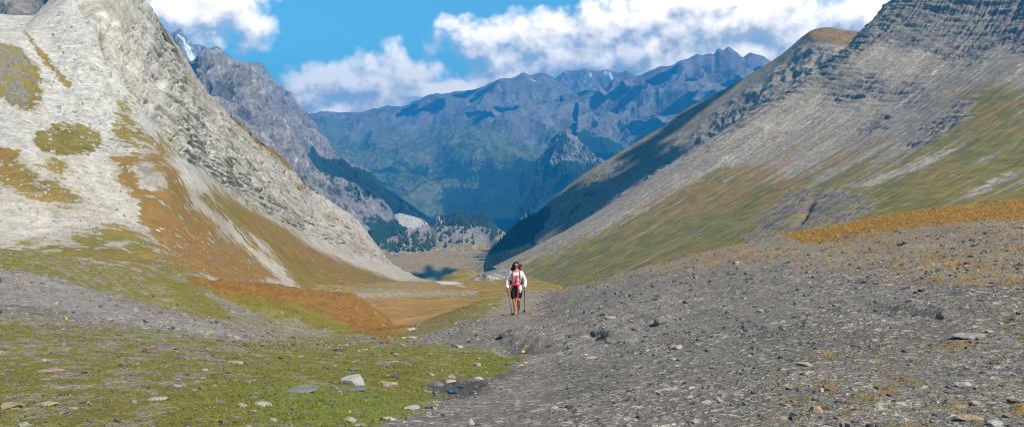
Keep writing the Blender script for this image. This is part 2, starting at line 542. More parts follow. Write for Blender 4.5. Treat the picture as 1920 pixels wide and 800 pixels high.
def ground_mat():
    m, nt, b = newmat("shale_ground")
    N = NT(nt)
    p = N.pos()
    pf = N.scaled(p, (0.75, 1.0, 1.0))
    g, dr, sh = N.attr("cover")
    wt, lu, pth = N.attr("cover2")
    lu2 = N.step(34.0, 44.0, N.math("MULTIPLY", N.vmath("DOT_PRODUCT", p, (0.0, 1.0, 0.0), 1), 1.0))
    big = N.noise(p, 0.55, 4, 0.6)
    mid = N.noise(p, 3.2, 5, 0.65)
    fine = N.noise(pf, 26, 5, 0.7)
    vfine = N.noise(p, 90, 3, 0.7)
    v1 = N.n("ShaderNodeTexVoronoi")
    N.set(v1.inputs["Vector"], N.vmath("ADD", pf, N.vmath("SCALE", N.n("ShaderNodeTexNoise").outputs[1], 0.0)))
    v1.inputs["Scale"].default_value = 22
    v2 = N.n("ShaderNodeTexVoronoi")
    N.set(v2.inputs["Vector"], pf)
    v2.inputs["Scale"].default_value = 60
    sv1 = N.n("ShaderNodeSeparateColor")
    nt.links.new(v1.outputs["Color"], sv1.inputs[0])
    sv2 = N.n("ShaderNodeSeparateColor")
    nt.links.new(v2.outputs["Color"], sv2.inputs[0])
    base = N.mix(N.step(0.35, 0.65, big), (0.158, 0.141, 0.131), (0.221, 0.201, 0.183))
    chip = N.mix(sv1.outputs[0], (0.105, 0.094, 0.088), (0.330, 0.298, 0.269))
    chip2 = N.mix(sv2.outputs[1], (0.098, 0.089, 0.083), (0.309, 0.282, 0.257))
    c = N.mix(0.62, base, chip)
    c = N.mix(0.50, c, chip2)
    c = N.mix(N.math("MULTIPLY", N.step(0.45, 0.62, N.noise(p, 0.9, 4, 0.65)), 0.35), c, (0.088, 0.085, 0.084))
    # scattered pale chips
    c = N.mix(N.math("MULTIPLY", N.step(0.90, 0.92, sv1.outputs[1]), 0.75), c, (0.506, 0.451, 0.385))
    c = N.mix(N.math("MULTIPLY", N.step(0.90, 0.92, sv2.outputs[0]), 0.75), c, (0.535, 0.484, 0.424))
    c = N.mix(N.math("MULTIPLY", N.step(0.50, 0.62, mid), 0.35), c, (0.120, 0.105, 0.098))
    c = N.mix(N.math("MULTIPLY", sh, N.math("ADD", 0.25, N.math("MULTIPLY", N.step(0.4, 0.6, mid), 0.55))), c, (0.302, 0.282, 0.272))
    c = N.mix(N.math("MULTIPLY", pth, 0.7), c, (0.291, 0.248, 0.199))
    # brownish stony turf floor
    tf = N.math("MULTIPLY", N.step(0.15, 0.4, g), 0.55)
    c = N.mix(tf, c, N.mix(sv1.outputs[2], (0.140, 0.131, 0.108), (0.430, 0.366, 0.290)))
    gn = N.math("ADD", N.math("MULTIPLY", mid, 0.5), N.math("ADD", N.math("MULTIPLY", fine, 0.3), N.math("MULTIPLY", big, 0.2)))
    gm = N.step(0.40, 0.62, N.math("ADD", g, N.math("MULTIPLY", N.math("SUBTRACT", N.step(0.33, 0.67, gn), 0.5), 0.95)))
    gc = N.mix(N.step(0.38, 0.60, fine), (0.062, 0.066, 0.018), (0.287, 0.275, 0.055))
    gc = N.mix(N.step(0.42, 0.6, mid), gc, (0.192, 0.163, 0.043))
    gc = N.mix(N.math("MULTIPLY", lu, N.step(0.4, 0.65, big)), gc, (0.183, 0.217, 0.049))
    dm = N.step(0.35, 0.65, N.math("ADD", dr, N.math("MULTIPLY", N.math("SUBTRACT", N.step(0.33, 0.67, gn), 0.5), 0.7)))
    dc = N.mix(N.step(0.35, 0.65, mid), (0.284, 0.125, 0.034), (0.376, 0.213, 0.054))
    dc = N.mix(N.math("MULTIPLY", lu2, N.step(0.3, 0.6, N.noise(p, 1.1, 5, 0.7))), dc, (0.240, 0.125, 0.046))
    dc = N.mix(N.math("MULTIPLY", N.step(0.4, 0.65, fine), 0.45), dc, (0.163, 0.106, 0.035))
    gc = N.mix(dm, gc, dc)
    c = N.mix(gm, c, gc)
    c = N.mix(N.math("MULTIPLY", wt, 0.85), c, (0.050, 0.042, 0.036))
    nt.links.new(c, b.inputs["Base Color"])
    rough = N.math("SUBTRACT", 0.9, N.math("MULTIPLY", wt, 0.55))
    nt.links.new(rough, b.inputs["Roughness"])
    h = N.math("ADD", N.math("MULTIPLY", v1.outputs[0], 0.35), N.math("MULTIPLY", v2.outputs[0], 0.2))
    h = N.math("ADD", h, N.math("MULTIPLY", fine, 0.6))
    h = N.math("ADD", h, N.math("MULTIPLY", mid, 1.1))
    h = N.math("ADD", h, N.math("MULTIPLY", vfine, 0.15))
    bp = N.n("ShaderNodeBump")
    bp.inputs["Distance"].default_value = 0.055
    bp.inputs["Strength"].default_value = 1.0
    N.set(bp.inputs["Height"], h)
    nt.links.new(bp.outputs[0], b.inputs["Normal"])
    return m


M_ground = ground_mat()
ground = add_terrain("ground", Pg, M_ground, (grass, dry, shale + 0.5 * led), (wet, lush, path + 0.22 * trail))
GR_trail = trail.reshape(nv, nu)
GR_grass, GR_dry, GR_turf, GR_lush, GR_crest, GR_gold, GR_red, GR_shale, GR_low = [a.reshape(nv, nu) for a in (grass, dry, turf, lush, crest, golden, red, shale, lowr)]

# ---- basin of meadow beyond the brow ------------------------------------
rows = [
    [(250, 700, 80), (500, 690, 80), (700, 680, 80), (900, 680, 80), (1100, 680, 80), (1400, 680, 80)],
    [(350, 600, 130), (550, 612, 125), (700, 612, 120), (850, 598, 125), (1000, 590, 130), (1250, 590, 130)],
    [(450, 560, 200), (600, 572, 190), (740, 578, 180), (860, 568, 190), (980, 560, 200), (1150, 560, 200)],
    [(560, 540, 330), (680, 550, 320), (780, 552, 310), (870, 548, 330), (970, 545, 330), (1080, 545, 330)],
    [(640, 530, 560), (740, 537, 520), (820, 537, 510), (880, 534, 540), (950, 532, 560), (1030, 530, 560)],
    [(700, 528, 800), (780, 529, 760), (830, 528, 760), (880, 527, 780), (940, 524, 800), (1000, 520, 820)],
]
P, U, V = loft(rows, 300, 240, back=(500, 160))
X = P.reshape(-1, 3)
px, py = project(X)
n1 = fbm(X * [0.02, 0.02, 0], 4)
P[..., 2] += (n1 * 2.2 * sstep(80, 200, X[:, 1])).reshape(P.shape[:2])
wx, wy = px + 25 * n1, py + 5 * fbm(X * [0.05, 0.05, 0] + 5, 3)
pale = soft(wx, wy, [(500, 540), (620, 545), (760, 542), (900, 543), (900, 556), (780, 560), (640, 562), (560, 560)], 7) * 0.52
pale += soft(wx, wy, [(640, 520), (720, 525), (800, 528), (860, 534), (800, 540), (700, 540)], 4) * 0.4
pale += soft(wx, wy, [(820, 527), (865, 529), (872, 535), (830, 533)], 2) * 0.9
g = np.clip(1 - pale, 0, 1)
dr = 0.35 + 0.5 * soft(wx, wy, [(600, 562), (900, 562), (950, 600), (700, 625), (560, 610)], 10) + 0.2 * soft(wx, wy, [(760, 530), (950, 530), (950, 545), (760, 545)], 5)
basin = add_terrain("meadow", P, M_basin, (g, dr, pale), (0, 0, 0))

# ---- left limestone mountain ---------------------------------------------
rows = [
    [(-600, 590, 125), (0, 560, 135), (250, 575, 140), (430, 600, 150), (600, 605, 190), (700, 590, 260), (780, 566, 420), (840, 545, 640), (870, 533, 850)],
    [(-600, 430, 200), (0, 425, 220), (200, 440, 230), (350, 460, 255), (480, 500, 320), (600, 532, 420), (700, 545, 520), (780, 538, 720), (840, 528, 920)],
    [(-600, 300, 265), (0, 275, 280), (100, 285, 285), (210, 308, 295), (300, 312, 305), (380, 360, 350), (500, 432, 465), (620, 490, 640), (720, 520, 850), (800, 524, 1050)],
    [(-600, 170, 315), (0, 200, 325), (130, 232, 335), (250, 250, 345), (340, 300, 385), (440, 372, 520), (560, 440, 710), (650, 474, 920), (735, 503, 1120), (775, 515, 1240)],
    [(-600, 20, 365), (0, 95, 375), (80, 110, 385), (180, 90, 400), (250, 150, 410), (330, 215, 450), (440, 305, 590), (560, 390, 780), (650, 445, 980), (730, 495, 1170), (770, 512, 1270)],
    [(-600, -160, 440), (-60, -10, 440), (0, 24, 445), (58, 30, 445), (80, 12, 445), (110, -16, 445), (200, -70, 470), (250, -30, 480), (268, 0, 490), (290, 28, 505), (312, 58, 525), (345, 106, 565), (372, 148, 605), (400, 188, 655),
     (425, 211, 695), (455, 240, 740), (490, 266, 790), (525, 290, 840), (560, 328, 900), (590, 354, 960), (625, 384, 1020), (655, 402, 1080), (682, 430, 1130), (710, 463, 1180), (736, 493, 1230), (765, 512, 1290)],
]
P, U, V = loft(rows, 820, 560, back=(260, 260))
X = P.reshape(-1, 3)
px, py = project(X)
n1 = fbm(X * 0.012, 4)
n2 = fbm(X * 0.05 + 9, 4)
n3 = fbm(X * 0.22 + 4, 3)
n4 = fbm(X * 0.8 + 14, 3)
wx, wy = px + 12 * n1 + 8 * n2 + 14 * n3 + 7 * n4, py + 9 * n2 + 6 * n1 + 11 * n3 + 6 * n4
v = V.ravel()
slab = soft(wx, wy, [(95, -200), (150, 20), (165, 40), (192, 70), (228, 150), (262, 190), (300, 240), (345, 295), (400, 335), (480, 395), (560, 430), (650, 470), (730, 500), (800, 520), (800, 300), (500, -200)], 8)
slab = np.where(v > 1, 1, slab)
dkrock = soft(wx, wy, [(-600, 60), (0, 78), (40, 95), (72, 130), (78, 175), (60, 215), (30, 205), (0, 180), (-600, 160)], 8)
# rock relief: slabs dipping down to the right, with clefts
ax = W(655, 402, 1080.0) - W(345, 106, 565.0)
ax = ax / np.linalg.norm(ax)
al = X @ ax
Q = np.stack([v * 42 + 0.9 * n1 + 0.35 * n2, al * 0.007, 0 * v], -1)
r1 = ridged(Q, 5, 0.6)
r2 = ridged(X * np.array([0.09, 0.045, 0.03]) + 4, 5, 0.62)
r3 = fbm(np.stack([v * 120 + 2 * n2, al * 0.03, 0 * v + 5], -1), 4, 0.6)
crack = sstep(0.74, 0.95, ridged(np.stack([v * 26 + 1.4 * n1 + 0.5 * n2, al * 0.016 + 0.6 * n2, 0 * v + 9], -1), 3, 0.5)) * slab
crack = np.maximum(crack, sstep(0.76, 0.95, ridged(np.stack([U.ravel() * 95 + 1.2 * n1 + 0.6 * n2, v * 9, 0 * v + 2], -1), 3, 0.5)) * slab * sstep(520, 330, px))
cleft = np.exp(-(((px - (197 + 0.28 * (py - 90))) / 5) ** 2)) * sstep(20, 60, py) * (1 - sstep(90, 130, py))
disp = slab * (4.6 * (r1 - 0.55) + 2.2 * (r2 - 0.5) + 1.3 * r3) + (1 - slab) * (2.0 * n1 + 0.9 * n2)
disp += slab * 9 * fbm(np.stack([U.ravel() * 17, v * 2.2, 0 * v + 6], -1), 3, 0.55) * np.clip(X[:, 1] / 700, 0.6, 1.3)
disp += dkrock * 5 * (r2 - 0.4)
disp *= (0.45 + 0.55 * sstep(700, 300, px))
disp -= 6 * cleft + 2.6 * crack * np.clip(X[:, 1] / 700, 0.6, 1.4)
disp *= 1 - 0.5 * sstep(110, 20, py) * slab
nrm = normals(P).reshape(-1, 3)
P = (X + nrm * disp[:, None] * np.where(v > 1, 0.6, 1.0)[:, None]).reshape(P.shape)
S = lambda poly, w=7: soft(wx, wy, poly, w * 3.0)
oval = S([(60, 262), (75, 244), (110, 232), (150, 234), (187, 250), (192, 275), (172, 290), (110, 293), (75, 283)], 3)
patch = S([(212, 186), (248, 182), (262, 228), (300, 252), (330, 262), (345, 296), (280, 290), (205, 278), (214, 240)], 8) * 0.62
brown = S([(205, 305), (250, 286), (300, 276), (335, 284), (350, 330), (368, 380), (420, 425), (490, 480), (535, 528), (480, 540), (400, 535), (310, 480), (262, 430), (250, 370), (215, 335)], 8)
slope = S([(362, 330), (450, 380), (560, 440), (650, 482), (740, 512), (830, 535), (740, 545), (640, 552), (556, 552), (522, 510), (474, 462), (414, 412), (378, 378)], 8)
strip = S([(412, 205), (432, 214), (475, 245), (520, 280), (556, 318), (540, 318), (480, 268), (440, 235)], 4) * 0.9
spots = S([(540, 330), (575, 345), (585, 362), (560, 356)], 5) * 0.7 + S([(600, 395), (625, 400), (640, 425), (610, 412)], 5) * .6 + S([(420, 290), (470, 340), (450, 345), (410, 310)], 6) * 0.55
lp = S([(-600, 262), (0, 278), (45, 300), (100, 325), (165, 372), (135, 388), (60, 368), (0, 345), (-600, 330)], 9) * 0.75 + S([(70, 286), (112, 292), (165, 345), (110, 322)], 6) * 0.6 + S([(-600, 275), (0, 280), (40, 290), (0, 310)], 6) * 0.6
low = S([(-600, 455), (0, 450), (90, 428), (220, 415), (330, 432), (420, 470), (540, 535), (360, 550), (180, 510), (0, 480), (-600, 480)], 14) * 0.68
gstrip = S([(50, 62), (66, 80), (92, 112), (136, 156), (122, 160), (78, 112)], 4) * 0.8 + S([(70, 120), (95, 165), (92, 210), (70, 215), (60, 180)], 9) * 0.35 + dkrock * 0.38 + S([(0, 180), (60, 210), (60, 260), (0, 240)], 15) * 0.35
whites = S([(398, 372), (420, 388), (450, 416), (505, 458), (535, 495), (572, 548), (540, 548), (518, 503), (482, 455), (432, 406)], 5) * 0.56
whites += S([(310, 300), (340, 305), (385, 345), (392, 362), (345, 345), (330, 320)], 5) * 0.75 + S([(560, 440), (650, 480), (740, 510), (800, 528), (750, 530), (660, 498), (570, 455)], 4) * 0.62
greyp = S([(252, 308), (285, 312), (308, 338), (302, 358), (262, 346)], 5)
g = np.maximum.reduce([oval * 1.0, patch, brown * 0.74, slope * 0.98, strip, spots, lp, low, gstrip]) * (1 - whites) * (1 - 0.85 * greyp)
g = np.where(v > 1, 0, g)
dr = brown * 0.6 + slope * (0.30 + 0.5 * S([(430, 340), (560, 420), (700, 500), (640, 520), (480, 420)], 25)) + strip * 0.8 + lp * 0.55 + low * 0.25 + oval * 0.12 + gstrip * 0.3
pale = np.clip((1 - slab) * (0.75 - 0.75 * sstep(270, 330, py)) + whites + 0.35 * slab, 0, 1) * (1 - dkrock)
tan = 0
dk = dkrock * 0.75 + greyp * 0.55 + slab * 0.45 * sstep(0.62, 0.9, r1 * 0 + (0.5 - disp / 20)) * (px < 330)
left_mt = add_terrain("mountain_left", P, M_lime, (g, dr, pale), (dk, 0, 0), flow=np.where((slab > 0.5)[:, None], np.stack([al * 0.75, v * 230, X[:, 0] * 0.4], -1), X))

# ---- right mountain -------------------------------------------------------
fall = [  # fall lines of the slope, bottom -> top
    [(925, 500, 1700), (1060, 432, 1800), (1285, 290, 1950), (1480, 162, 2080), (1592, 86, 2150), (1676, 0, 2220), (1692, -16, 2250)],
    [(985, 540, 1350), (1110, 470, 1500), (1330, 340, 1720), (1520, 225, 1880), (1660, 120, 2000), (1758, 20, 2120), (1800, -95, 2200)],
    [(1030, 570, 950), (1160, 500, 1200), (1390, 380, 1480), (1590, 265, 1680), (1750, 150, 1840), (1870, 40, 2000), (1940, -160, 2120)],
    [(1100, 590, 650), (1250, 505, 950), (1480, 385, 1250), (1680, 270, 1480), (1860, 140, 1660), (2000, 20, 1850), (2100, -190, 2000)],
    [(1220, 590, 450), (1390, 490, 750), (1610, 375, 1050), (1800, 270, 1290), (2010, 130, 1490), (2180, 0, 1700), (2300, -220, 1880)],
    [(1400, 570, 330), (1570, 470, 600), (1770, 370, 880), (1950, 280, 1120), (2180, 140, 1330), (2400, -20, 1550), (2550, -240, 1750)],
    [(1600, 560, 250), (1760, 460, 480), (1950, 370, 730), (2130, 280, 960), (2380, 150, 1180), (2650, -40, 1400), (2850, -260, 1600)],
    [(1900, 540, 200), (2060, 450, 380), (2250, 370, 600), (2450, 280, 820), (2700, 160, 1040), (3000, -60, 1250), (3200, -280, 1450)],
]
hidden = []
for a, b_, d in fall[0]:          # far flank of the shoulder, falling away behind it
    q = W(a, b_, float(d)) + np.array([60.0, 420.0, -330.0])
    qa, qb = project(q[None])
    hidden.append((float(qa[0]), float(qb[0]), d + 420.0))
rows = [list(r) for r in zip(*([hidden] + fall))]
P, U, V = loft(rows, 800, 460, back=(500, 420), byidx=True)
X = P.reshape(-1, 3)
px, py = project(X)
u, v = U.ravel(), V.ravel()
n1 = fbm(X * 0.005, 4)
n2 = fbm(X * 0.022 + 9, 4)
wx, wy = px + 22 * n1 + 14 * n2, py + 12 * n2 + 14 * n1
st = fbm(np.stack([u * 48 + 0.6 * n1, v * 3.2, 0 * u], -1), 5, 0.6)           # streaks down the fall line
st2 = fbm(np.stack([u * 150 + 0.8 * n1, v * 6, 0 * u + 4], -1), 4, 0.6)
S = lambda poly, w=8: soft(wx, wy, poly, w * 1.7)
top = S([(1585, 95), (1640, 40), (1690, -60), (2000, -300), (2900, -500), (2900, 40), (1930, 105), (1880, 92), (1820, 118), (1780, 125), (1740, 100), (1690, 92), (1640, 88)], 9)
r2m = S([(1530, 150), (1580, 125), (1640, 130), (1700, 150), (1745, 165), (1730, 190), (1660, 192), (1600, 205), (1540, 190)], 12) * 0.9
r3m = S([(1700, 280), (1740, 235), (1790, 205), (1840, 180), (1825, 215), (1790, 240), (1740, 275)], 8) + S([(1608, 245), (1640, 212), (1668, 212), (1655, 240)], 5) + S([(1600, 60), (1660, 40), (1600, 110), (1540, 130)], 8) * 0.5
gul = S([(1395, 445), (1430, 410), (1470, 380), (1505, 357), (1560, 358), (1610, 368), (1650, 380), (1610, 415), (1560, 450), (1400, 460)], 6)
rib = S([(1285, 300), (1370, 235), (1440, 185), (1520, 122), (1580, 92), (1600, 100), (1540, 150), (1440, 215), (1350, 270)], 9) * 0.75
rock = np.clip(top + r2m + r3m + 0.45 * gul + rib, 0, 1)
# strata: beds dipping, stepping the cliffs
bed = X @ np.array([0.32, 0.16, 0.93])
bw = bed / 25.0 + 0.8 * n1 * 2 + 0.5 * n2
saw = np.abs((bw % 1.0) - 0.5) * 2
bw2 = bed / 9.0 + 1.5 * n1 + 0.9 * n2
saw2 = np.abs((bw2 % 1.0) - 0.5) * 2
bv = np.array([0.32, 0.16, 0.93]) / np.linalg.norm([0.32, 0.16, 0.93])
t1 = np.array([0.93, 0.0, -0.32]) / np.linalg.norm([0.93, 0.0, -0.32])
t2 = np.cross(bv, t1)
bq = X @ bv + 14 * n1
rr = ridged(np.stack([(X @ t1) * 0.012, (X @ t2) * 0.012, bq * 0.055], -1), 5, 0.62)
rg = ridged(np.stack([u * 110, v * 7, 0 * u], -1), 4, 0.55)
disp = 1.4 * rock * (1.7 * (saw - 0.5) + 1.1 * (saw2 - 0.5) + 5.0 * (rr - 0.5) + 3.0 * (ridged(np.stack([u * 46, v * 5, 0 * u + 2], -1), 4, 0.6) - 0.5)) + (1 - rock) * (1.3 * (rg - 0.6) + 1.2 * st + 1.3 * n2 + 0.9 * fbm(X * 0.10 + 2, 3))
disp *= np.clip(X[:, 1] / 1100, 0.3, 1.9)
disp += gul * (3.0 * (rg - 0.5)) - 8 * np.exp(-(((px - (1508 - 0.6 * (py - 400))) / 9) ** 2) - ((py - 400) / 22) ** 2) * gul
spur = S([(1745, 175), (1800, 168), (1850, 158), (1925, 162), (2600, 120), (2600, 260), (1920, 300), (1780, 250), (1700, 300)], 16)
disp += spur * 3
nrm = normals(P).reshape(-1, 3)
P = (X + nrm * disp[:, None] * np.where(v > 1, 0.5, 1.0)[:, None]).reshape(P.shape)
gz = S([(945, 505), (1090, 445), (1240, 385), (1330, 335), (1400, 322), (1480, 345), (1560, 345), (1640, 325), (1700, 290), (1760, 225), (1800, 172), (1850, 160), (1930, 162), (2700, 60), (2700, 500), (1400, 560), (1000, 620), (940, 560)], 22)
upp = S([(1160, 420), (1300, 345), (1440, 275), (1560, 215), (1640, 225), (1700, 260), (1620, 330), (1450, 370), (1250, 420)], 25)
screes = S([(1580, 352), (1640, 330), (1720, 300), (1800, 262), (1760, 300), (1700, 330), (1640, 350)], 7) + S([(1808, 372), (1850, 340), (1900, 318), (1905, 330), (1860, 360), (1830, 378)], 5) + S([(1770, 330), (1840, 290), (1900, 262), (1920, 280), (1850, 310)], 9) * 0.6
g = gz * (0.88 + 1.15 * st + 0.7 * st2) + upp * (0.42 + 1.2 * st + 0.6 * st2)
g = g * (1 - 0.9 * np.clip(rock + gul, 0, 1)) * (1 - 0.85 * np.clip(screes, 0, 1)) + gul * (0.30 + 0.9 * st2)
g = np.where(v > 1, 0, g)
dr = 0.25 + 0.6 * st2 + 0.30 * upp + 0.12 * spur + 0.2 * n1
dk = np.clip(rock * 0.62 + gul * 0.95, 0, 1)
pale = 0.45 * (1 - rock) * sstep(-0.1, 0.25, st) + 0.5 * np.clip(screes, 0, 1)
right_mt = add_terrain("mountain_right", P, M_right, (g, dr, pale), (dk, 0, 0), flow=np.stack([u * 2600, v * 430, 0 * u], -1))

# ---- hill beyond the right mountain -----------------------------------------
rows = [
    [(905, 512, 2650), (1000, 490, 2600), (1100, 430, 2560), (1200, 365, 2540), (1300, 305, 2500), (1400, 245, 2450), (1500, 175, 2400), (1620, 125, 2350), (1760, 120, 2350)],
    [(912, 490, 2800), (990, 455, 2790), (1080, 395, 2780), (1165, 335, 2770), (1260, 278, 2740), (1360, 212, 2700), (1465, 140, 2650), (1570, 90, 2600), (1730, 100, 2550)],
    [(918, 477, 3000), (945, 448, 3000), (980, 417, 3000), (1020, 386, 3000), (1060, 352, 3000), (1100, 322, 3000), (1130, 304, 3000), (1165, 284, 3000), (1200, 262, 3000), (1250, 232, 3000), (1285, 206, 3000), (1335, 180, 2980), (1375, 158, 2950),
     (1410, 137, 2920), (1442, 117, 2900), (1480, 90, 2850), (1503, 70, 2820), (1522, 57, 2800), (1552, 51, 2800), (1580, 56, 2780), (1612, 60, 2750), (1720, 78, 2700)],
]
P, U, V = loft(rows, 420, 150, back=(700, 600))
X = P.reshape(-1, 3)
px, py = project(X)
u, v = U.ravel(), V.ravel()
n1 = fbm(X * 0.004, 4)
n2 = fbm(X * 0.02 + 9, 4)
rr = ridged(X * np.array([0.012, 0.012, 0.012]), 5, 0.6)
wx, wy = px + 12 * n1 + 10 * n2, py + 10 * n2
S = lambda poly, w=8: soft(wx, wy, poly, w)
rock = S([(1090, 410), (1180, 345), (1290, 262), (1370, 190), (1440, 140), (1500, 90), (1560, 82), (1640, 110), (1560, 160), (1400, 260), (1250, 350), (1130, 420)], 14)
smooth_top = S([(1500, 70), (1525, 50), (1620, 50), (1680, 90), (1600, 85), (1545, 78)], 6)
disp = rock * 26 * (rr - 0.5) * (1 - smooth_top) + 10 * n1 * (1 - smooth_top) + 4 * n2
nrm = normals(P).reshape(-1, 3)
P = (X + nrm * (disp * np.where(v > 0.93, 0.35, 1))[:, None]).reshape(P.shape)
fo = soft(px + 25 * n2, py + 14 * n1, [(880, 520), (900, 470), (960, 425), (1020, 385), (1050, 385), (1020, 420), (1000, 450), (1010, 480), (960, 520)], 10)
fo = np.maximum(fo, 0.42 * soft(px, py, [(1000, 470), (1060, 360), (1180, 280), (1200, 300), (1080, 420)], 20))
g = np.clip(0.42 * (1 - rock) + smooth_top * 0.9 + 0.5 * n2, 0, 1)
hill = add_terrain("hill", P, M_hill, (g, 0.35 + 0.5 * smooth_top + n1 * 0.4, 0.1 * rock), (0.35 * rock, 0, fo))

# ---- grey wall on the left, farther ridge, snow peak ---------------------------
def wall_peak(name, ridge, dy, dnear, mat, amp, f, coverf, back, nu=320, nv=200, mids=None, sk=0.5):
    r = np.array(ridge, float)
    low = r.copy()
    low[:, 1] += dy
    low[:, 2] = dnear
    rows_ = [low] + ([np.array(mids, float)] if mids else []) + [r]
    P, U, V = loft(rows_, nu, nv, back=back)
    X = P.reshape(-1, 3)
    px, py = project(X)
    rr = ridged(X * np.array([f, f * 0.8, f * 0.35]), 6, 0.6) - 0.5
    nn = fbm(X * f * 0.6 + 5, 5) 
    nrm = normals(P).reshape(-1, 3)
    dsp = amp * (rr + 0.8 * nn)
    P = (X + nrm * (dsp * np.where(V.ravel() > 0.97, sk, 1))[:, None]).reshape(P.shape)
    c, c2 = coverf(px, py, rr, nn)
    return add_terrain(name, P, mat, c, c2)


def cov2(px, py, rr, nn):
    return (0.5 * sstep(0, 0.5, nn) * (py > 260), 0.5, sstep(-0.1, 0.4, rr) * 0.35), (sstep(0.1, -0.3, rr) * 0.6, 0, 0)


wall_peak("mountain_grey", [(280, 150, 4300), (335, 128, 4200), (352, 118, 4100), (362, 112, 4050), (378, 99, 4000), (390, 97, 4000), (401, 91, 4000), (415, 98, 4000), (435, 111, 4000), (447, 112, 4000), (461, 120, 4000), (472, 132, 3980),
          (482, 147, 3950), (494, 168, 3900), (504, 188, 3900), (516, 206, 3880), (526, 226, 3850), (540, 246, 3830), (551, 264, 3800), (566, 283, 3780), (582, 300, 3760), (598, 324, 3740), (612, 336, 3720), (630, 356, 3700), (645, 376, 3680), (658, 396, 3650), (690, 430, 3600)],
          270, 3150, M_grey, 75, 0.0075, cov2, (700, 900))


def cov3(px, py, rr, nn):
    fo = soft(px + 12 * nn, py + 8 * rr, [(480, 420), (560, 300), (590, 278), (612, 292), (640, 300), (700, 330), (820, 400), (780, 500), (500, 600)], 8)
    return (0.2 * (py > 250), 0.2, 0.35 * sstep(-0.1, 0.3, rr)), (0.2, 0, fo)


wall_peak("mountain_blue", [(400, 160, 6500), (440, 130, 6500), (464, 120, 6500), (485, 121, 6500), (500, 137, 6500), (512, 152, 6500), (528, 162, 6480), (541, 171, 6450), (555, 194, 6400), (570, 205, 6400), (581, 216, 6350), (592, 234, 6300), (602, 246, 6300), (614, 262, 6250), (626, 282, 6200),
          (648, 298, 6150), (680, 318, 6100), (715, 345, 6000), (760, 375, 5900), (820, 420, 5700)], 230, 5300, M_grey, 90, 0.005, cov3, (900, 1100))


def cov4(px, py, rr, nn):
    sn = soft(px + 5 * nn, py + 4 * rr, [(338, 66), (346, 78), (356, 92), (368, 112), (364, 122), (350, 100), (342, 84)], 2) + 0.3 * soft(px, py, [(325, 58), (345, 60), (352, 80), (335, 75)], 5)
    return (0, 0, 0.35), (0.55 * soft(px, py, [(300, 60), (330, 75), (365, 125), (340, 130)], 4), sn, 0)


wall_peak("mountain_snow", [(250, 60, 8000), (298, 52, 8000), (312, 55, 8000), (321, 64, 8000), (330, 60, 8000), (337, 55, 8000), (344, 63, 8000), (352, 73, 8000), (362, 83, 8000), (372, 85, 8000), (381, 88, 8000), (396, 90, 8000), (405, 88, 8000), (417, 97, 8000),
          (437, 109, 8000), (470, 130, 8000)], 160, 7300, M_grey, 70, 0.006, cov4, (700, 900), nu=220, nv=110, sk=0.3)
wall_peak("mountain_notch", [(-500, -60, 1500), (-40, 8, 1500), (0, -2, 1500), (20, -12, 1500), (60, -14, 1500), (100, -30, 1500), (160, -20, 1500)], 110, 1300, M_grey, 25, 0.02, cov2, (300, 300), nu=160, nv=60)

# ---- cliffs and forest on the left valley side ---------------------------------
def covc(px, py, rr, nn):
    fo = np.clip(0.5 + 0.9 * nn - 0.6 * rr + sstep(395, 430, py) * 0.5 + sstep(345, 325, py - (px - 640) * 0.45) * 0.6, 0, 1)
    return (0, 0, 0.2), (0.1, 0, fo)


wall_peak("cliff", [(560, 300, 4900), (600, 316, 4800), (632, 330, 4750), (668, 344, 4700), (700, 362, 4650), (724, 386, 4600), (738, 408, 4550), (760, 430, 4500)], 100, 4350, M_grey, 45, 0.009, covc, (700, 250), nu=200, nv=110)

# ---- far ranges ------------------------------------------------------------------
FS = 1.3


def far_range(name, rows, nu, nv, back, amp, f, coverf, sk=0.35, seed=0.0):
    rows = [[(a, b_, d * FS) for a, b_, d in r] for r in rows]
    back, amp, f = (back[0] * FS, back[1] * FS), amp * FS, f / FS
    P, U, V = loft(rows, nu, nv, back=back)
    X = P.reshape(-1, 3)
    px, py = project(X)
    v = V.ravel()
    wxy = X + 500 * np.stack([fbm(X * f * 0.5 + 3 + seed, 3), fbm(X * f * 0.5 + 8 + seed, 3), 0 * v], -1)
    rr = ridged(wxy * np.array([f, f * 0.75, f * 0.3]) + seed, 6, 0.47) - 0.55
    nn = fbm(X * f * 3 + seed, 5)
    env = sstep(0.0, 0.12, v) * np.where(v > 0.92, sk + (1 - sk) * sstep(1.0, 0.92, v), 1.0)
    dz = (amp * rr + 0.12 * amp * nn) * env
    X = X.copy()
    X[:, 2] += dz
    X[:, 1] -= 0.3 * dz
    P = X.reshape(P.shape)
    c, c2 = coverf(px, py, rr, nn, v)
    return add_terrain(name, P, M_far, c, c2)


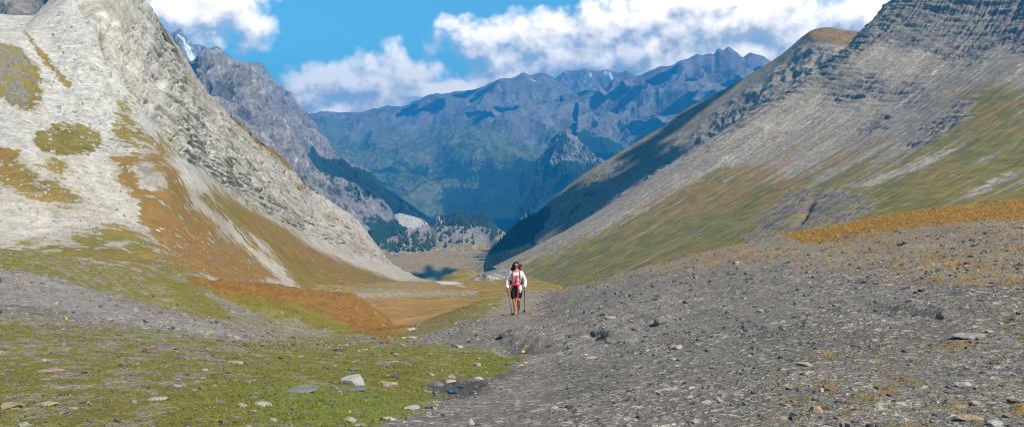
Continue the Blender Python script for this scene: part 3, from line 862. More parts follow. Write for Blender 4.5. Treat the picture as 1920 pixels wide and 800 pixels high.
def covF(px, py, rr, nn, v):
    wx, wy = px + 14 * nn, py + 18 * nn + 10 * rr
    line = 312 + 60 * np.clip((px - 600) / 200, -1, 1) * 0 - np.clip((px - 820) * 0.02, -8, 30)
    fo = sstep(-16, 16, wy + 10 * nn - (line - 2 + 34 * rr))
    mead = soft(wx, wy, [(812, 300), (850, 275), (880, 270), (860, 300), (825, 330), (780, 355), (800, 330)], 5) * 0.55 + soft(wx, wy, [(780, 365), (820, 345), (890, 310), (900, 320), (850, 345), (800, 375)], 4) * 0.6
    vfl = soft(px + 20 * nn, py + 12 * rr, [(640, 298), (720, 311), (790, 338), (835, 368), (840, 402), (800, 424), (765, 400), (735, 372), (690, 340)], 9) * np.clip(0.35 + 1.1 * nn, 0, 1)
    mead = np.clip(mead + vfl, 0, 0.75)
    town = 0.5 * soft(px + 18 * nn, py + 12 * rr, [(672, 308), (712, 312), (720, 318), (690, 320)], 4) * 0.5 + soft(px + 30 * nn, py + 14 * nn, [(745, 335), (775, 345), (790, 372), (775, 378), (750, 350)], 6) * 0.35
    white = soft(wx, wy, [(1078, 207), (1092, 210), (1120, 235), (1160, 262), (1195, 275), (1210, 290), (1180, 305), (1130, 285), (1105, 250)], 5) * 0.85
    pink = soft(wx, wy, [(960, 240), (1000, 205), (1045, 205), (1060, 235), (1040, 255), (985, 262)], 12)
    fo = fo * (1 - white) * (1 - np.clip(mead * 1.6, 0, 1)) * (1 - np.clip(town * 1.3, 0, 1))
    g = np.clip(0.35 + 0.5 * sstep(215, 290, py) + 0.5 * nn, 0, 1) * (1 - pink * 0.8)
    g = np.maximum(g, np.clip(3 * mead, 0, 1))
    return (np.maximum(g, mead), pink * 0.8 + 0.35, np.maximum(white, town * 0.12)), (0.1, 0.45 * soft(px + 5 * nn, py + 4 * rr, [(988, 139), (1008, 142), (1012, 148), (992, 146)], 3), fo)


far_range("mountain_range", [
    [(560, 430, 5600), (700, 450, 5600), (800, 470, 5500), (900, 480, 5400), (1000, 480, 5400), (1150, 470, 5400), (1350, 460, 5400)],
    [(600, 340, 7000), (690, 352, 7000), (745, 385, 6800), (800, 418, 6500), (880, 420, 6500), (960, 410, 6600), (1080, 400, 6700), (1300, 400, 6700)],
    [(590, 300, 8600), (660, 303, 8600), (705, 322, 8300), (780, 330, 8000), (870, 300, 8000), (960, 285, 8000), (1080, 290, 8000), (1300, 330, 7800)],
    [(570, 258, 10000), (640, 258, 10000), (720, 262, 9800), (800, 255, 9600), (890, 225, 9500), (980, 198, 9400), (1070, 196, 9300), (1160, 240, 9000), (1300, 290, 8800)],
    [(540, 228, 11200), (582, 216, 11200), (605, 211, 11200), (630, 211, 11200), (670, 212, 11200), (705, 205, 11200), (730, 199, 11200), (747, 201, 11200), (760, 196, 11200), (785, 187, 11200), (810, 176, 11100), (830, 180, 11000), (860, 175, 11000), (890, 167, 10900), (920, 157, 10800), (950, 145, 10700),
     (965, 143, 10700), (981, 134, 10700), (995, 138, 10700), (1015, 131, 10700), (1031, 136, 10700), (1052, 155, 10700), (1085, 175, 10500), (1130, 210, 10300), (1220, 260, 10000)]],
    520, 330, (1200, 900), 290, 0.0010, covF)


def covG(px, py, rr, nn, v):
    wx, wy = px + 14 * nn, py + 16 * nn
    fo = 0.85 * sstep(230, 290, py + 40 * rr)
    return (0.35 * sstep(170, 220, wy), 0.3, 0.16 * sstep(0.0, 0.3, rr) * (py < 240)), (0.15 + 0.3 * sstep(0.1, -0.2, rr), 0, fo)


far_range("mountain_serrated", [
    [(1060, 350, 6900), (1150, 350, 6900), (1300, 350, 6900), (1450, 350, 6900), (1700, 350, 6900)],
    [(1080, 262, 8000), (1160, 275, 7800), (1250, 280, 7700), (1350, 260, 7700), (1500, 280, 7700)],
    [(1085, 200, 8900), (1150, 205, 8700), (1230, 190, 8600), (1330, 160, 8600), (1430, 170, 8700), (1560, 220, 8700)],
    [(1050, 176, 9500), (1100, 172, 9500), (1125, 168, 9500), (1141, 159, 9500), (1150, 150, 9500), (1166, 143, 9500), (1180, 136, 9500), (1192, 141, 9500), (1204, 138, 9500), (1216, 132, 9500), (1227, 129, 9500), (1238, 124, 9500), (1250, 124, 9500), (1264, 121, 9500), (1273, 115, 9500), (1288, 113, 9500), (1298, 108, 9500), (1307, 102, 9500), (1318, 103, 9500),
     (1331, 101, 9500), (1337, 103, 9500), (1348, 92, 9500), (1357, 94, 9500), (1366, 88, 9500), (1375, 93, 9500), (1382, 98, 9500), (1393, 107, 9500), (1408, 100, 9500), (1418, 104, 9500), (1427, 106, 9500), (1441, 116, 9500), (1480, 140, 9500), (1560, 190, 9500)]],
    420, 240, (900, 900), 290, 0.0015, covG, sk=0.2, seed=40.0)


def covH(px, py, rr, nn, v):
    sn = soft(px + 4 * nn, py + 3 * rr, [(1104, 132), (1108, 132), (1111, 142), (1107, 142)], 1.5) + soft(px + 4 * nn, py + 3 * nn, [(1132, 134), (1140, 137), (1152, 148), (1147, 151), (1136, 142)], 2)
    return (0, 0.2, 0.25), (0.1, sn, 0)


far_range("mountain_distant", [
    [(1010, 240, 11800), (1100, 240, 11800), (1230, 240, 11800)],
    [(1010, 165, 12500), (1035, 152, 12500), (1045, 144, 12500), (1060, 135, 12500), (1080, 132, 12500), (1106, 130, 12500), (1122, 133, 12500), (1140, 131, 12500), (1160, 135, 12500), (1175, 133, 12500), (1190, 140, 12500), (1240, 170, 12500)]],
    160, 90, (800, 900), 160, 0.003, covH, sk=0.2, seed=80.0)
# valley ground under everything, out to the horizon
gx = np.linspace(-7400, 7400, 40)
gy = np.linspace(90, 18000, 50)
GX, GY = np.meshgrid(gx, gy)
Pv = np.stack([GX, GY, -690 - 0.01 * GY + 30 * fbm(np.stack([GX.ravel() * 0.001, GY.ravel() * 0.001, 0 * GX.ravel()], -1), 3).reshape(GX.shape)], -1)
add_terrain("valley_ground", Pv, M_far, (0.8, 0.2, 0), (0, 0, 0.8))

# rocky pinnacle with trees
def covP(px, py, rr, nn):
    return (0.25, 0.2, 0.3), (0.15, 0, np.clip(0.40 + 1.1 * nn + sstep(285, 320, py) * 0.35, 0, 1) * (1 - soft(px + 9 * nn, py + 5 * rr, [(1020, 305), (1045, 292), (1085, 285), (1080, 297), (1040, 306)], 3)))


wall_peak("rocky_pinnacle", [(a, b_, 7900) for a, b_, _ in [(975, 330, 6300), (1000, 304, 6300), (1014, 292, 6300), (1022, 285, 6300), (1032, 268, 6300), (1042, 254, 6300), (1052, 244, 6300), (1060, 241, 6300), (1070, 245, 6300), (1078, 254, 6300), (1092, 266, 6300), (1108, 284, 6300), (1128, 297, 6300), (1160, 312, 6300), (1200, 330, 6300)]],
          85, 7400, M_moraine, 70, 0.007, covP, (350, 350), nu=220, nv=110)

# ---- moraine and plain ------------------------------------------------------------
def covM(px, py, rr, nn):
    wt = soft(px + 6 * nn, py + 4 * nn, [(704, 418), (714, 406), (750, 399), (778, 406), (806, 421), (780, 425), (740, 424)], 3) + 0.8 * soft(px + 6 * nn, py + 4 * nn, [(807, 424), (822, 405), (842, 408), (838, 420)], 2)
    gr = 0.25 + 0.42 * sstep(430, 460, py) + 0.6 * nn
    return (gr * (1 - wt), 0.5, wt), (0.15, 0, 0.35 * soft(px + 14 * nn, py, [(840, 412), (880, 402), (925, 420), (950, 440), (930, 465), (890, 435)], 8))


mr = [(600, 450, 4500), (660, 425, 4450), (690, 420, 4420), (706, 416, 4400), (714, 407, 4400), (730, 405, 4400), (750, 400, 4400), (777, 406, 4400), (795, 413, 4400), (806, 421, 4400), (812, 416, 4400), (822, 405, 4400), (840, 409, 4400), (856, 400, 4400), (870, 400, 4400), (885, 405, 4400), (907, 407, 4400),
      (921, 417, 4400), (941, 433, 4350), (960, 446, 4300), (1000, 470, 4300)]
low = [(a, b_, 548 * F / (b_ - 270.0) + 15) for a, b_ in ((600, 500), (690, 485), (727, 479), (772, 477), (822, 474), (885, 471), (921, 466), (960, 475), (1000, 490))]
mr = [(a, b_, d + 360) for a, b_, d in mr]
P, U, V = loft([[(a, b + 10, c - 8) for a, b, c in low], low, [(a, b * 0.5 + 0.5 * (np.interp(a, [q[0] for q in low], [q[1] for q in low])), 4480) for a, b, c in mr], mr], 320, 150, back=(400, 300))
X = P.reshape(-1, 3)
px, py = project(X)
nn = fbm(X * 0.008, 5)
rr = ridged(X * 0.012 + 3, 5, 0.55) - 0.5
P[..., 2] += ((14 * nn + 10 * rr) * np.where(V.ravel() > 0.9, 0.35, 1)).reshape(P.shape[:2])
c, c2 = covM(px, py, rr, nn)
add_terrain("moraine", P, M_moraine, c, c2)

gx = np.linspace(-1200, 500, 200)
gy = np.linspace(2300, 4720, 240)
GX, GY = np.meshgrid(gx, gy)
nz = fbm(np.stack([GX.ravel() * 0.004, GY.ravel() * 0.004, 0 * GX.ravel()], -1), 4)
Pp = np.stack([GX, GY, -548 + (2.5 * nz).reshape(GX.shape)], -1)
px, py = project(Pp.reshape(-1, 3))
wx = px + 20 * nz
ch = 0.25 * np.exp(-((py - (486 - 0.02 * (px - 730) + 5 * nz)) / 2.2) ** 2) * (px < 880) * 0.6
add_terrain("plain", Pp, M_moraine, (1.0 - 0.25 * (nz > 0.3), 0.75 + nz, 0.1), (ch, 0, 0.35 * soft(wx, py, [(900, 500), (950, 492), (1000, 490), (960, 515), (900, 512)], 4)))


def watermat():
    m, nt, b = newmat("stream_water")
    b.inputs["Base Color"].default_value = (0.015, 0.04, 0.065, 1)
    b.inputs["Roughness"].default_value = 0.12
    b.inputs["Specular IOR Level"].default_value = 0.5
    N = NT(nt)
    bp = N.n("ShaderNodeBump")
    bp.inputs["Distance"].default_value = 0.05
    N.set(bp.inputs["Height"], N.noise(N.pos(), 3.0, 3))
    nt.links.new(bp.outputs[0], b.inputs["Normal"])
    return m


M_water = watermat()


def ribbon(name, pts, widths, zoff, z=None, surf=None, **props):
    V, Fq = [], []
    pts = np.array(pts, float)
    t = np.linspace(0, len(pts) - 1, (len(pts) - 1) * 14 + 1)
    C = pchip(np.arange(len(pts)), pts, t)
    wv = np.interp(t, np.arange(len(pts)), widths)
    d = np.gradient(C, axis=0)
    for i in range(len(C)):
        n = np.array([-d[i, 1], d[i, 0]]) / (np.hypot(d[i, 0], d[i, 1]) + 1e-9)
        w = wv[i] * (1 + 0.3 * math.sin(i * 1.7) + 0.2 * math.sin(i * 0.63))
        for s_ in (-1, 0, 1):
            q = C[i] + n * w * 0.5 * s_
            V.append((q[0], q[1], z + zoff))
        if i:
            k = len(V) - 6
            Fq += [(k, k + 1, k + 4, k + 3), (k + 1, k + 2, k + 5, k + 4)]
    return V, Fq


VV, FF = [], []
def onplane(px, py, zz):
    d = W(px, py, 1.0)
    return (d[0] / d[2] * zz, d[1] / d[2] * zz)


for pts, wd in (([(934, 470), (918, 473), (908, 478), (888, 481)], [40, 70, 60, 18]), ([(936, 474), (925, 479), (912, 484), (900, 486)], [30, 50, 55, 20]), ([(940, 466), (928, 468), (914, 469)], [25, 50, 30]),
                ([(930, 477), (922, 484), (930, 487), (946, 486)], [25, 40, 40, 20])):
    v_, f_ = ribbon("water", [onplane(a, b, -544.0) for a, b in pts], wd, 0.0, z=-544.0)
    k = len(VV)
    VV += v_
    FF += [tuple(i + k for i in f) for f in f_]
link("stream_water", mesh_np("stream_water", VV, FF), M_water, kind="structure")

# ---- mound and rock outcrop at the lip of the basin --------------------------------
def dome(name, mat, outline, base_dy, d, amp, f, cover, back, rockk=False, **props):
    r = np.array([(a, b, d) for a, b in outline], float)
    lo = r.copy()
    lo[:, 1] = np.max(r[:, 1]) + base_dy
    lo[:, 2] = d - 90
    mid = 0.5 * (r + lo)
    mid[:, 1] -= 2
    P, U, V = loft([lo, mid, r], 140, 60, back=back)
    X = P.reshape(-1, 3)
    rr = ridged(X * f, 5, 0.6) - 0.5 if rockk else fbm(X * f, 4)
    nrm = normals(P).reshape(-1, 3)
    P = (X + nrm * (amp * rr)[:, None]).reshape(P.shape)
    return add_terrain(name, P, mat, cover, (0.1, 0, 0), **props)


dome("mound", M_basin, [(795, 532), (815, 528), (833, 521), (850, 510), (862, 505), (870, 503), (882, 505), (896, 510), (915, 520), (935, 530)], 6, 1000, 2.5, 0.03, (0.95, 0.35, 0.05), (120, 60))
dome("rock_outcrop", M_moraine, [(876, 531), (884, 525), (890, 518), (897, 515), (905, 514), (913, 509), (921, 512), (930, 516), (938, 521), (945, 526), (952, 532)], 4, 880, 5.0, 0.06, (0.05, 0.3, 0.4), (90, 40), True)
dome("gravel_fan", M_moraine, [(880, 520), (900, 512), (920, 507), (938, 503), (955, 500), (975, 508), (990, 520)], 8, 1250, 1.5, 0.03, (0.25, 0.5, 0.35), (150, 50))

# ================================================================== VEGETATION AND STONES
def cone_tree(h, r, tiers, seed, seg=7):
    """narrow conifer crown of ragged tiers on a bare stem, one mesh"""
    rg = random.Random(seed)
    V, T = [], []

    def add(vs, fs):
        k = len(V)
        V.extend(vs)
        T.extend(tuple(i + k for i in f) for f in fs)
    tr = 0.03 * h
    ring = [(tr * math.cos(a), tr * math.sin(a), 0) for a in np.linspace(0, 2 * math.pi, 6)[:-1]]
    add([(*p[:2], -0.04 * h) for p in ring] + [(p[0] * .4, p[1] * .4, 0.9 * h) for p in ring], [(i, (i + 1) % 5, 5 + (i + 1) % 5) for i in range(5)] + [(i, 5 + (i + 1) % 5, 5 + i) for i in range(5)])
    for t in range(tiers):
        q = t / tiers
        z0 = h * (0.10 + 0.80 * q)
        rad = r * (1 - q) ** 0.85 * rg.uniform(0.8, 1.15) + 0.04 * r
        z1 = min(h, z0 + h * 0.9 / tiers * 1.6)
        off = (rg.uniform(-.08, .08) * r, rg.uniform(-.08, .08) * r)
        vs = [(off[0], off[1], z1)]
        for i in range(seg):
            a = 2 * math.pi * (i + 0.5 * (t % 2)) / seg + rg.uniform(-.2, .2)
            rr_ = rad * rg.uniform(0.65, 1.15)
            vs.append((off[0] + rr_ * math.cos(a), off[1] + rr_ * math.sin(a), z0 - rg.uniform(0, 0.05) * h))
        add(vs, [(0, 1 + i, 1 + (i + 1) % seg) for i in range(seg)])
    return np.array(V), np.array(T)


M_conifer = flatmat("conifer_needles", (0.072, 0.108, 0.045), 0.9, 0.5, 0.35)
M_wood = flatmat("forest_needles", (0.034, 0.064, 0.036), 0.95, 0.5, 0.01)
tree_meshes = []
for k in range(5):
    V_, T_ = cone_tree(1.0, 0.28 + 0.035 * k, 7, k)
    me = mesh_np("pine_tree", V_, T_, False)
    me.materials.append(M_conifer)
    tree_meshes.append(me)
tr_r = np.random.default_rng(21)
tree_zone = [([(690, 428), (735, 430), (770, 432), (800, 440), (818, 452), (815, 468), (770, 474), (725, 472), (700, 455)], 165, "conifer in the loose wood on the near face of the grey moraine"),
             ([(838, 412), (860, 402), (880, 404), (905, 410), (925, 422), (942, 438), (925, 445), (895, 432), (865, 425)], 78, "conifer on the dark crest of the moraine right of its white top"),
             ([(690, 418), (705, 420), (705, 430), (690, 432)], 12, "conifer standing left of the white top of the moraine"),
             ([(815, 425), (880, 430), (900, 455), (830, 465)], 24, "lone scattered conifer on the pale lower right face of the moraine")]
for poly, n, lab in tree_zone:
    xs, ys = [p[0] for p in poly], [p[1] for p in poly]
    k = 0
    while k < n:
        a, b_ = tr_r.uniform(min(xs), max(xs)), tr_r.uniform(min(ys), max(ys))
        if poly_sd(np.array([a]), np.array([b_]), poly)[0] < 0:
            continue
        cl = fbm(np.array([[a * 0.06, b_ * 0.09, 3.0]]), 2)[0]
        if cl < tr_r.uniform(-0.5, 0.35):
            continue
        h_ = hit(a, b_, ["moraine"])
        if h_ is None:
            k += 1
            continue
        s_ = tr_r.uniform(18, 36)
        o = link("pine_tree", tree_meshes[k % 5])
        o.location = h_[0]
        o.scale = (s_ * tr_r.uniform(0.9, 1.2),) * 2 + (s_,)
        o.rotation_euler = (0, 0, tr_r.uniform(0, 6.28))
        o["label"] = lab
        o["category"] = "tree"
        o["group"] = lab.replace("conifer", "conifers", 1)
        k += 1


def scatter_forest(name, zones, mat, hmin, hmax, seed, thr=None):
    r_ = np.random.default_rng(seed)
    tv, tt = cone_tree(1.0, 0.26, 3, 99, 5)
    Vs, Ts, base = [], [], 0
    for poly, n, names in zones:
        xs, ys = [p[0] for p in poly], [p[1] for p in poly]
        a = r_.uniform(min(xs), max(xs), n * 3)
        b_ = r_.uniform(min(ys), max(ys), n * 3)
        keep = poly_sd(a, b_, poly) > r_.uniform(-4, 4, n * 3)
        for clr in ([(812, 300), (850, 275), (880, 270), (860, 300), (825, 330), (780, 355), (800, 330)], [(780, 365), (820, 345), (890, 310), (900, 320), (850, 345), (800, 375)],
                    [(640, 298), (720, 311), (790, 338), (835, 368), (840, 402), (800, 424), (765, 400), (735, 372), (690, 340)]):
            keep &= poly_sd(a, b_, clr) < r_.uniform(-2, 3, n * 3)
        cl = fbm(np.stack([a * 0.05, b_ * 0.08, 0 * a + 3], -1), 3)
        keep &= cl > (thr if thr is not None else -9)
        a, b_ = a[keep][:n], b_[keep][:n]
        for i in range(len(a)):
            h_ = hit(a[i], b_[i], names)
            if h_ is None or h_[3] < 1500 or (len(names) > 1 and h_[3] < 4300):
                continue
            s_ = r_.uniform(hmin, hmax)
            th = r_.uniform(0, 6.28)
            R = np.array([[math.cos(th), -math.sin(th), 0], [math.sin(th), math.cos(th), 0], [0, 0, 1]])
            Vs.append((tv * np.array([s_, s_, s_])) @ R.T + np.array(h_[0]))
            Ts.append(tt + base)
            base += len(tv)
    if not Vs:
        return
    link(name, mesh_np(name, np.concatenate(Vs), np.concatenate(Ts), False), mat, kind="stuff")


FN = ["hill", "mountain_range", "rocky_pinnacle", "moraine", "mountain_right"]
scatter_forest("forest", [([(895, 500), (905, 470), (960, 430), (1000, 408), (1010, 420), (990, 450), (995, 478), (960, 512)], 2600, ["hill"]),
                          ([(600, 300), (640, 300), (700, 328), (800, 385), (830, 425), (700, 410), (720, 385), (690, 350), (640, 330)], 2200, ["mountain_blue", "mountain_grey", "mountain_left"]),
                          ([(840, 310), (900, 300), (1000, 305), (1050, 330), (1130, 300), (1060, 350), (960, 420), (860, 425), (790, 420), (800, 360)], 6500, FN),
                          ([(1000, 300), (1030, 275), (1060, 250), (1095, 275), (1150, 308), (1080, 325), (1000, 325)], 500, FN)],
               M_wood, 14, 26, 5)

# ---- ground lookup ------------------------------------------------------------------
Gx = pxq
def gcell(a, d):
    """interpolated ground point and masks at photo column a and distance d"""
    i = np.clip((a - pxq[0]) / (pxq[1] - pxq[0]), 0, nu - 1.001)
    j = np.clip((np.log(d) - ld[0]) / (ld[1] - ld[0]), 0, nv - 1.001)
    i0, j0 = i.astype(int), j.astype(int)
    fi, fj = i - i0, j - j0

    def g_(A):
        sh = (-1,) + (1,) * (A.ndim - 2)
        return (A[j0, i0] * ((1 - fi) * (1 - fj)).reshape(sh) + A[j0, i0 + 1] * (fi * (1 - fj)).reshape(sh)
                + A[j0 + 1, i0] * ((1 - fi) * fj).reshape(sh) + A[j0 + 1, i0 + 1] * (fi * fj).reshape(sh))
    return g_


# shale chips and small stones: nobody could count them
def chip_mesh(r_):
    n = int(r_.integers(5, 8))
    a = np.sort(r_.uniform(0, 2 * math.pi, n))
    rad = r_.uniform(0.35, 0.6, n)
    th = r_.uniform(0.05, 0.22)
    lo = np.stack([rad * np.cos(a), rad * np.sin(a) * r_.uniform(0.5, 1), np.full(n, -0.15)], -1)
    hi = lo * np.array([0.85, 0.85, 0]) + np.array([0, 0, th])
    hi[:, 2] += r_.uniform(-0.05, 0.05, n)
    top = np.array([[0, 0, th * 1.05]])
    V_ = np.concatenate([lo, hi, top])
    T_ = []
    for i in range(n):
        j = (i + 1) % n
        T_ += [(i, j, n + j), (i, n + j, n + i), (n + i, n + j, 2 * n)]
    return V_, np.array(T_)


r_ = np.random.default_rng(11)
chips = [chip_mesh(r_) for _ in range(40)]


def scatter_chips(name, mats, n, dmin, dmax, smin, smax, keepf, flat=0.3, seed=1, colf=None):
    r_ = np.random.default_rng(seed)
    a = r_.uniform(-300, 2250, n)
    d = np.exp(r_.uniform(math.log(dmin), math.log(dmax), n))
    g_ = gcell(a, d)
    Pq = g_(Pg)
    m = keepf(g_, a, d, r_)
    Pq, d = Pq[m], d[m]
    Vs, Ts, base = [], [], 0
    mi = []
    s_ = np.exp(r_.uniform(0, 1, len(d)) ** 2.2 * math.log(smax / smin)) * smin
    s_ *= np.clip(d / 9, 0.75, 2.0)
    th = r_.uniform(0, 6.28, len(d))
    ti = r_.normal(0, flat, (len(d), 2))
    for k in range(len(d)):
        cv, ct = chips[k % 40]
        c_, sn_ = math.cos(th[k]), math.sin(th[k])
        v_ = cv * s_[k]
        x_ = v_[:, 0] * c_ - v_[:, 1] * sn_
        y_ = v_[:, 0] * sn_ + v_[:, 1] * c_
        z_ = v_[:, 2] + x_ * ti[k, 0] + y_ * ti[k, 1]
        Vs.append(np.stack([x_, y_, z_], -1) + Pq[k])
        Ts.append(ct + base)
        base += len(cv)
        mi.append(np.full(len(ct), k % len(mats) if r_.random() > 0.6 else int(len(mats) * r_.random() ** 2.0)))
    me = mesh_np(name, np.concatenate(Vs), np.concatenate(Ts), False)
    for m_ in mats:
        me.materials.append(m_)
    me.polygons.foreach_set("material_index", np.concatenate(mi).astype(np.int32))
    return link(name, me, None, kind="stuff")


def stonemat(name, col, var=0.3, scale=9):
    m, nt, b = newmat(name)
    N = NT(nt)
    p = N.pos()
    n_ = N.noise(p, scale, 6, 0.65)
    n2_ = N.noise(p, scale * 5, 4, 0.7)
    c = N.mix(N.step(0.35, 0.65, n_), tuple(x * (1 - var) for x in col), col)
    c = N.mix(N.math("MULTIPLY", N.step(0.5, 0.65, n2_), 0.35), c, tuple(x * 0.55 for x in col))
    nt.links.new(c, b.inputs["Base Color"])
    bp = N.n("ShaderNodeBump")
    bp.inputs["Distance"].default_value = 0.03
    N.set(bp.inputs["Height"], N.math("ADD", n_, N.math("MULTIPLY", n2_, 0.4)))
    nt.links.new(bp.outputs[0], b.inputs["Normal"])
    return m


S_grey = stonemat("stone_grey", (0.207, 0.197, 0.188))
S_dark = stonemat("stone_dark", (0.115, 0.108, 0.106))
S_pale = stonemat("stone_pale", (0.385, 0.361, 0.326))
S_tan = stonemat("stone_tan", (0.393, 0.301, 0.207))
S_brown = stonemat("stone_brown", (0.218, 0.148, 0.098))
S_white = stonemat("stone_white", (0.427, 0.427, 0.421))
S_cream = stonemat("stone_cream", (0.436, 0.371, 0.288))
S_blue = stonemat("stone_bluegrey", (0.235, 0.235, 0.24))
S_pink = stonemat("stone_pink", (0.404, 0.295, 0.240))

scatter_chips("gravel", [S_grey, S_grey, S_dark, S_grey, S_pale], 30000, 3.6, 42, 0.012, 0.10,
              lambda g_, a, d, r_: (r_.random(len(a)) > 0.9 * g_(GR_turf)) & (r_.random(len(a)) > 0.75 * g_(GR_red)) & (r_.random(len(a)) > 0.85 * g_(GR_trail)), 0.2, 3)
scatter_chips("rubble", [S_grey, S_grey, S_dark, S_brown, S_pale], 14000, 3.6, 26, 0.02, 0.13,
              lambda g_, a, d, r_: r_.random(len(a)) < (0.8 * g_(GR_turf) * (1 - 0.55 * g_(GR_lush)) + 0.12 * g_(GR_low)), 0.10, 4)

# grass ------------------------------------------------------------------------------
def grassmat(name, c1, c2, c3):
    m, nt, b = newmat(name)
    N = NT(nt)
    p = N.pos()
    c = N.mix(N.step(0.35, 0.65, N.noise(p, 2.0, 4, 0.6)), c1, c2)
    c = N.mix(N.math("MULTIPLY", N.step(0.5, 0.62, N.noise(p, 14, 3, 0.6)), 0.7), c, c3)
    nt.links.new(c, b.inputs["Base Color"])
    b.inputs["Roughness"].default_value = 0.7
    tr = N.n("ShaderNodeBsdfTranslucent")
    nt.links.new(c, tr.inputs[0])
    mx = N.n("ShaderNodeMixShader")
    mx.inputs[0].default_value = 0.45
    nt.links.new(b.outputs[0], mx.inputs[1])
    nt.links.new(tr.outputs[0], mx.inputs[2])
    nt.links.new(mx.outputs[0], nt.nodes["Material Output"].inputs[0])
    return m


def scatter_grass(name, mat, n, dmin, dmax, hmin, hmax, blades, spread, prob, seed, wfac=1.0):
    r_ = np.random.default_rng(seed)
    a = r_.uniform(-300, 2250, n)
    d = np.exp(r_.uniform(math.log(dmin), math.log(dmax), n))
    g_ = gcell(a, d)
    m = r_.random(n) < prob(g_)
    P_ = g_(Pg)
    cl = fbm(P_ * 1.1 + 5, 3)
    m &= cl > r_.uniform(-0.45, 0.15, n)
    P_, d = P_[m], d[m]
    k = len(d)
    C = np.repeat(P_, blades, 0)
    dd = np.repeat(d, blades)
    sc = np.clip(dd / 9, 0.8, 2.2)
    th = r_.uniform(0, 6.28, k * blades)
    rad = np.abs(r_.normal(0, spread, k * blades)) * sc
    C = C + np.stack([rad * np.cos(th), rad * np.sin(th), 0 * rad - 0.01], -1)
    h = r_.uniform(hmin, hmax, k * blades) * np.repeat(r_.uniform(0.6, 1.3, k), blades)
    w = (0.0022 + 0.00045 * dd) * wfac
    ta = r_.uniform(0, 6.28, k * blades)
    side = np.stack([np.cos(ta), np.sin(ta), 0 * ta], -1) * w[:, None]
    lean = np.stack([r_.normal(0, .5, k * blades) * h + rad * np.cos(th) * 0.3, r_.normal(0, .5, k * blades) * h, h], -1)
    midp = C + lean * np.array([0.35, 0.35, 0.6])
    V_ = np.stack([C - side, C + side, midp + side * 0.7, C + lean, midp - side * 0.7], 1).reshape(-1, 3)
    i = np.arange(k * blades)[:, None] * 5
    T_ = np.concatenate([i + np.array([[0, 1, 2]]), i + np.array([[0, 2, 4]]), i + np.array([[4, 2, 3]])])
    return link(name, mesh_np(name, V_, T_, False), mat, kind="stuff")


G_green = grassmat("turf_blades", (0.20, 0.225, 0.04), (0.31, 0.31, 0.06), (0.36, 0.31, 0.10))
G_russet = grassmat("russet_blades", (0.36, 0.185, 0.06), (0.42, 0.26, 0.085), (0.29, 0.24, 0.07))
G_gold = grassmat("dry_blades", (0.50, 0.30, 0.08), (0.58, 0.38, 0.13), (0.36, 0.31, 0.08))
scatter_grass("grass", G_green, 42000, 4.0, 34, 0.010, 0.030, 9, 0.035,
              lambda g_: np.clip(g_(GR_turf) * (0.45 + 0.5 * g_(GR_lush)) + 0.10 * g_(GR_low) + 0.2 * g_(GR_grass) * (1 - g_(GR_dry)), 0, 1), 8)
scatter_grass("dry_grass", G_gold, 46000, 7.0, 62, 0.02, 0.085, 10, 0.10,
              lambda g_: np.clip(g_(GR_crest) * 0.95 + 0.15 * g_(GR_gold) + 0.02 * g_(GR_low), 0, 1), 9)

scatter_grass("russet_grass", G_russet, 20000, 36, 85, 0.03, 0.08, 8, 0.10, lambda g_: np.clip(g_(GR_red) * 0.75, 0, 1), 10)

# ---- individual stones ---------------------------------------------------------------
def rock_mesh(w, dp, h, seed, flat=False):
    rg = random.Random(seed)
    bm = bmesh.new()
    bmesh.ops.create_icosphere(bm, subdivisions=3, radius=0.62)
    for k in range(9 if flat else 11):
        n_ = Vector((rg.gauss(0, 1), rg.gauss(0, 1), rg.gauss(0, 0.8))).normalized()
        if k == 0:
            n_ = Vector((rg.uniform(-.12, .12), rg.uniform(-.12, .12), 1)).normalized()
        off = rg.uniform(0.27, 0.44)
        for v_ in bm.verts:
            e = v_.co.dot(n_) - off
            if e > 0:
                v_.co -= n_ * e * 0.94
    sd = rg.uniform(0, 50)
    co = np.array([v_.co for v_ in bm.verts])
    nz_ = fbm(co * 3 + sd, 3) * 0.05
    for v_, q in zip(bm.verts, nz_):
        v_.co *= (1 + q)
        v_.co = Vector((v_.co.x * w, v_.co.y * dp, v_.co.z * h))
    me = bpy.data.meshes.new("rock")
    bm.to_mesh(me)
    bm.free()
    for p in me.polygons:
        p.use_smooth = False
    return me


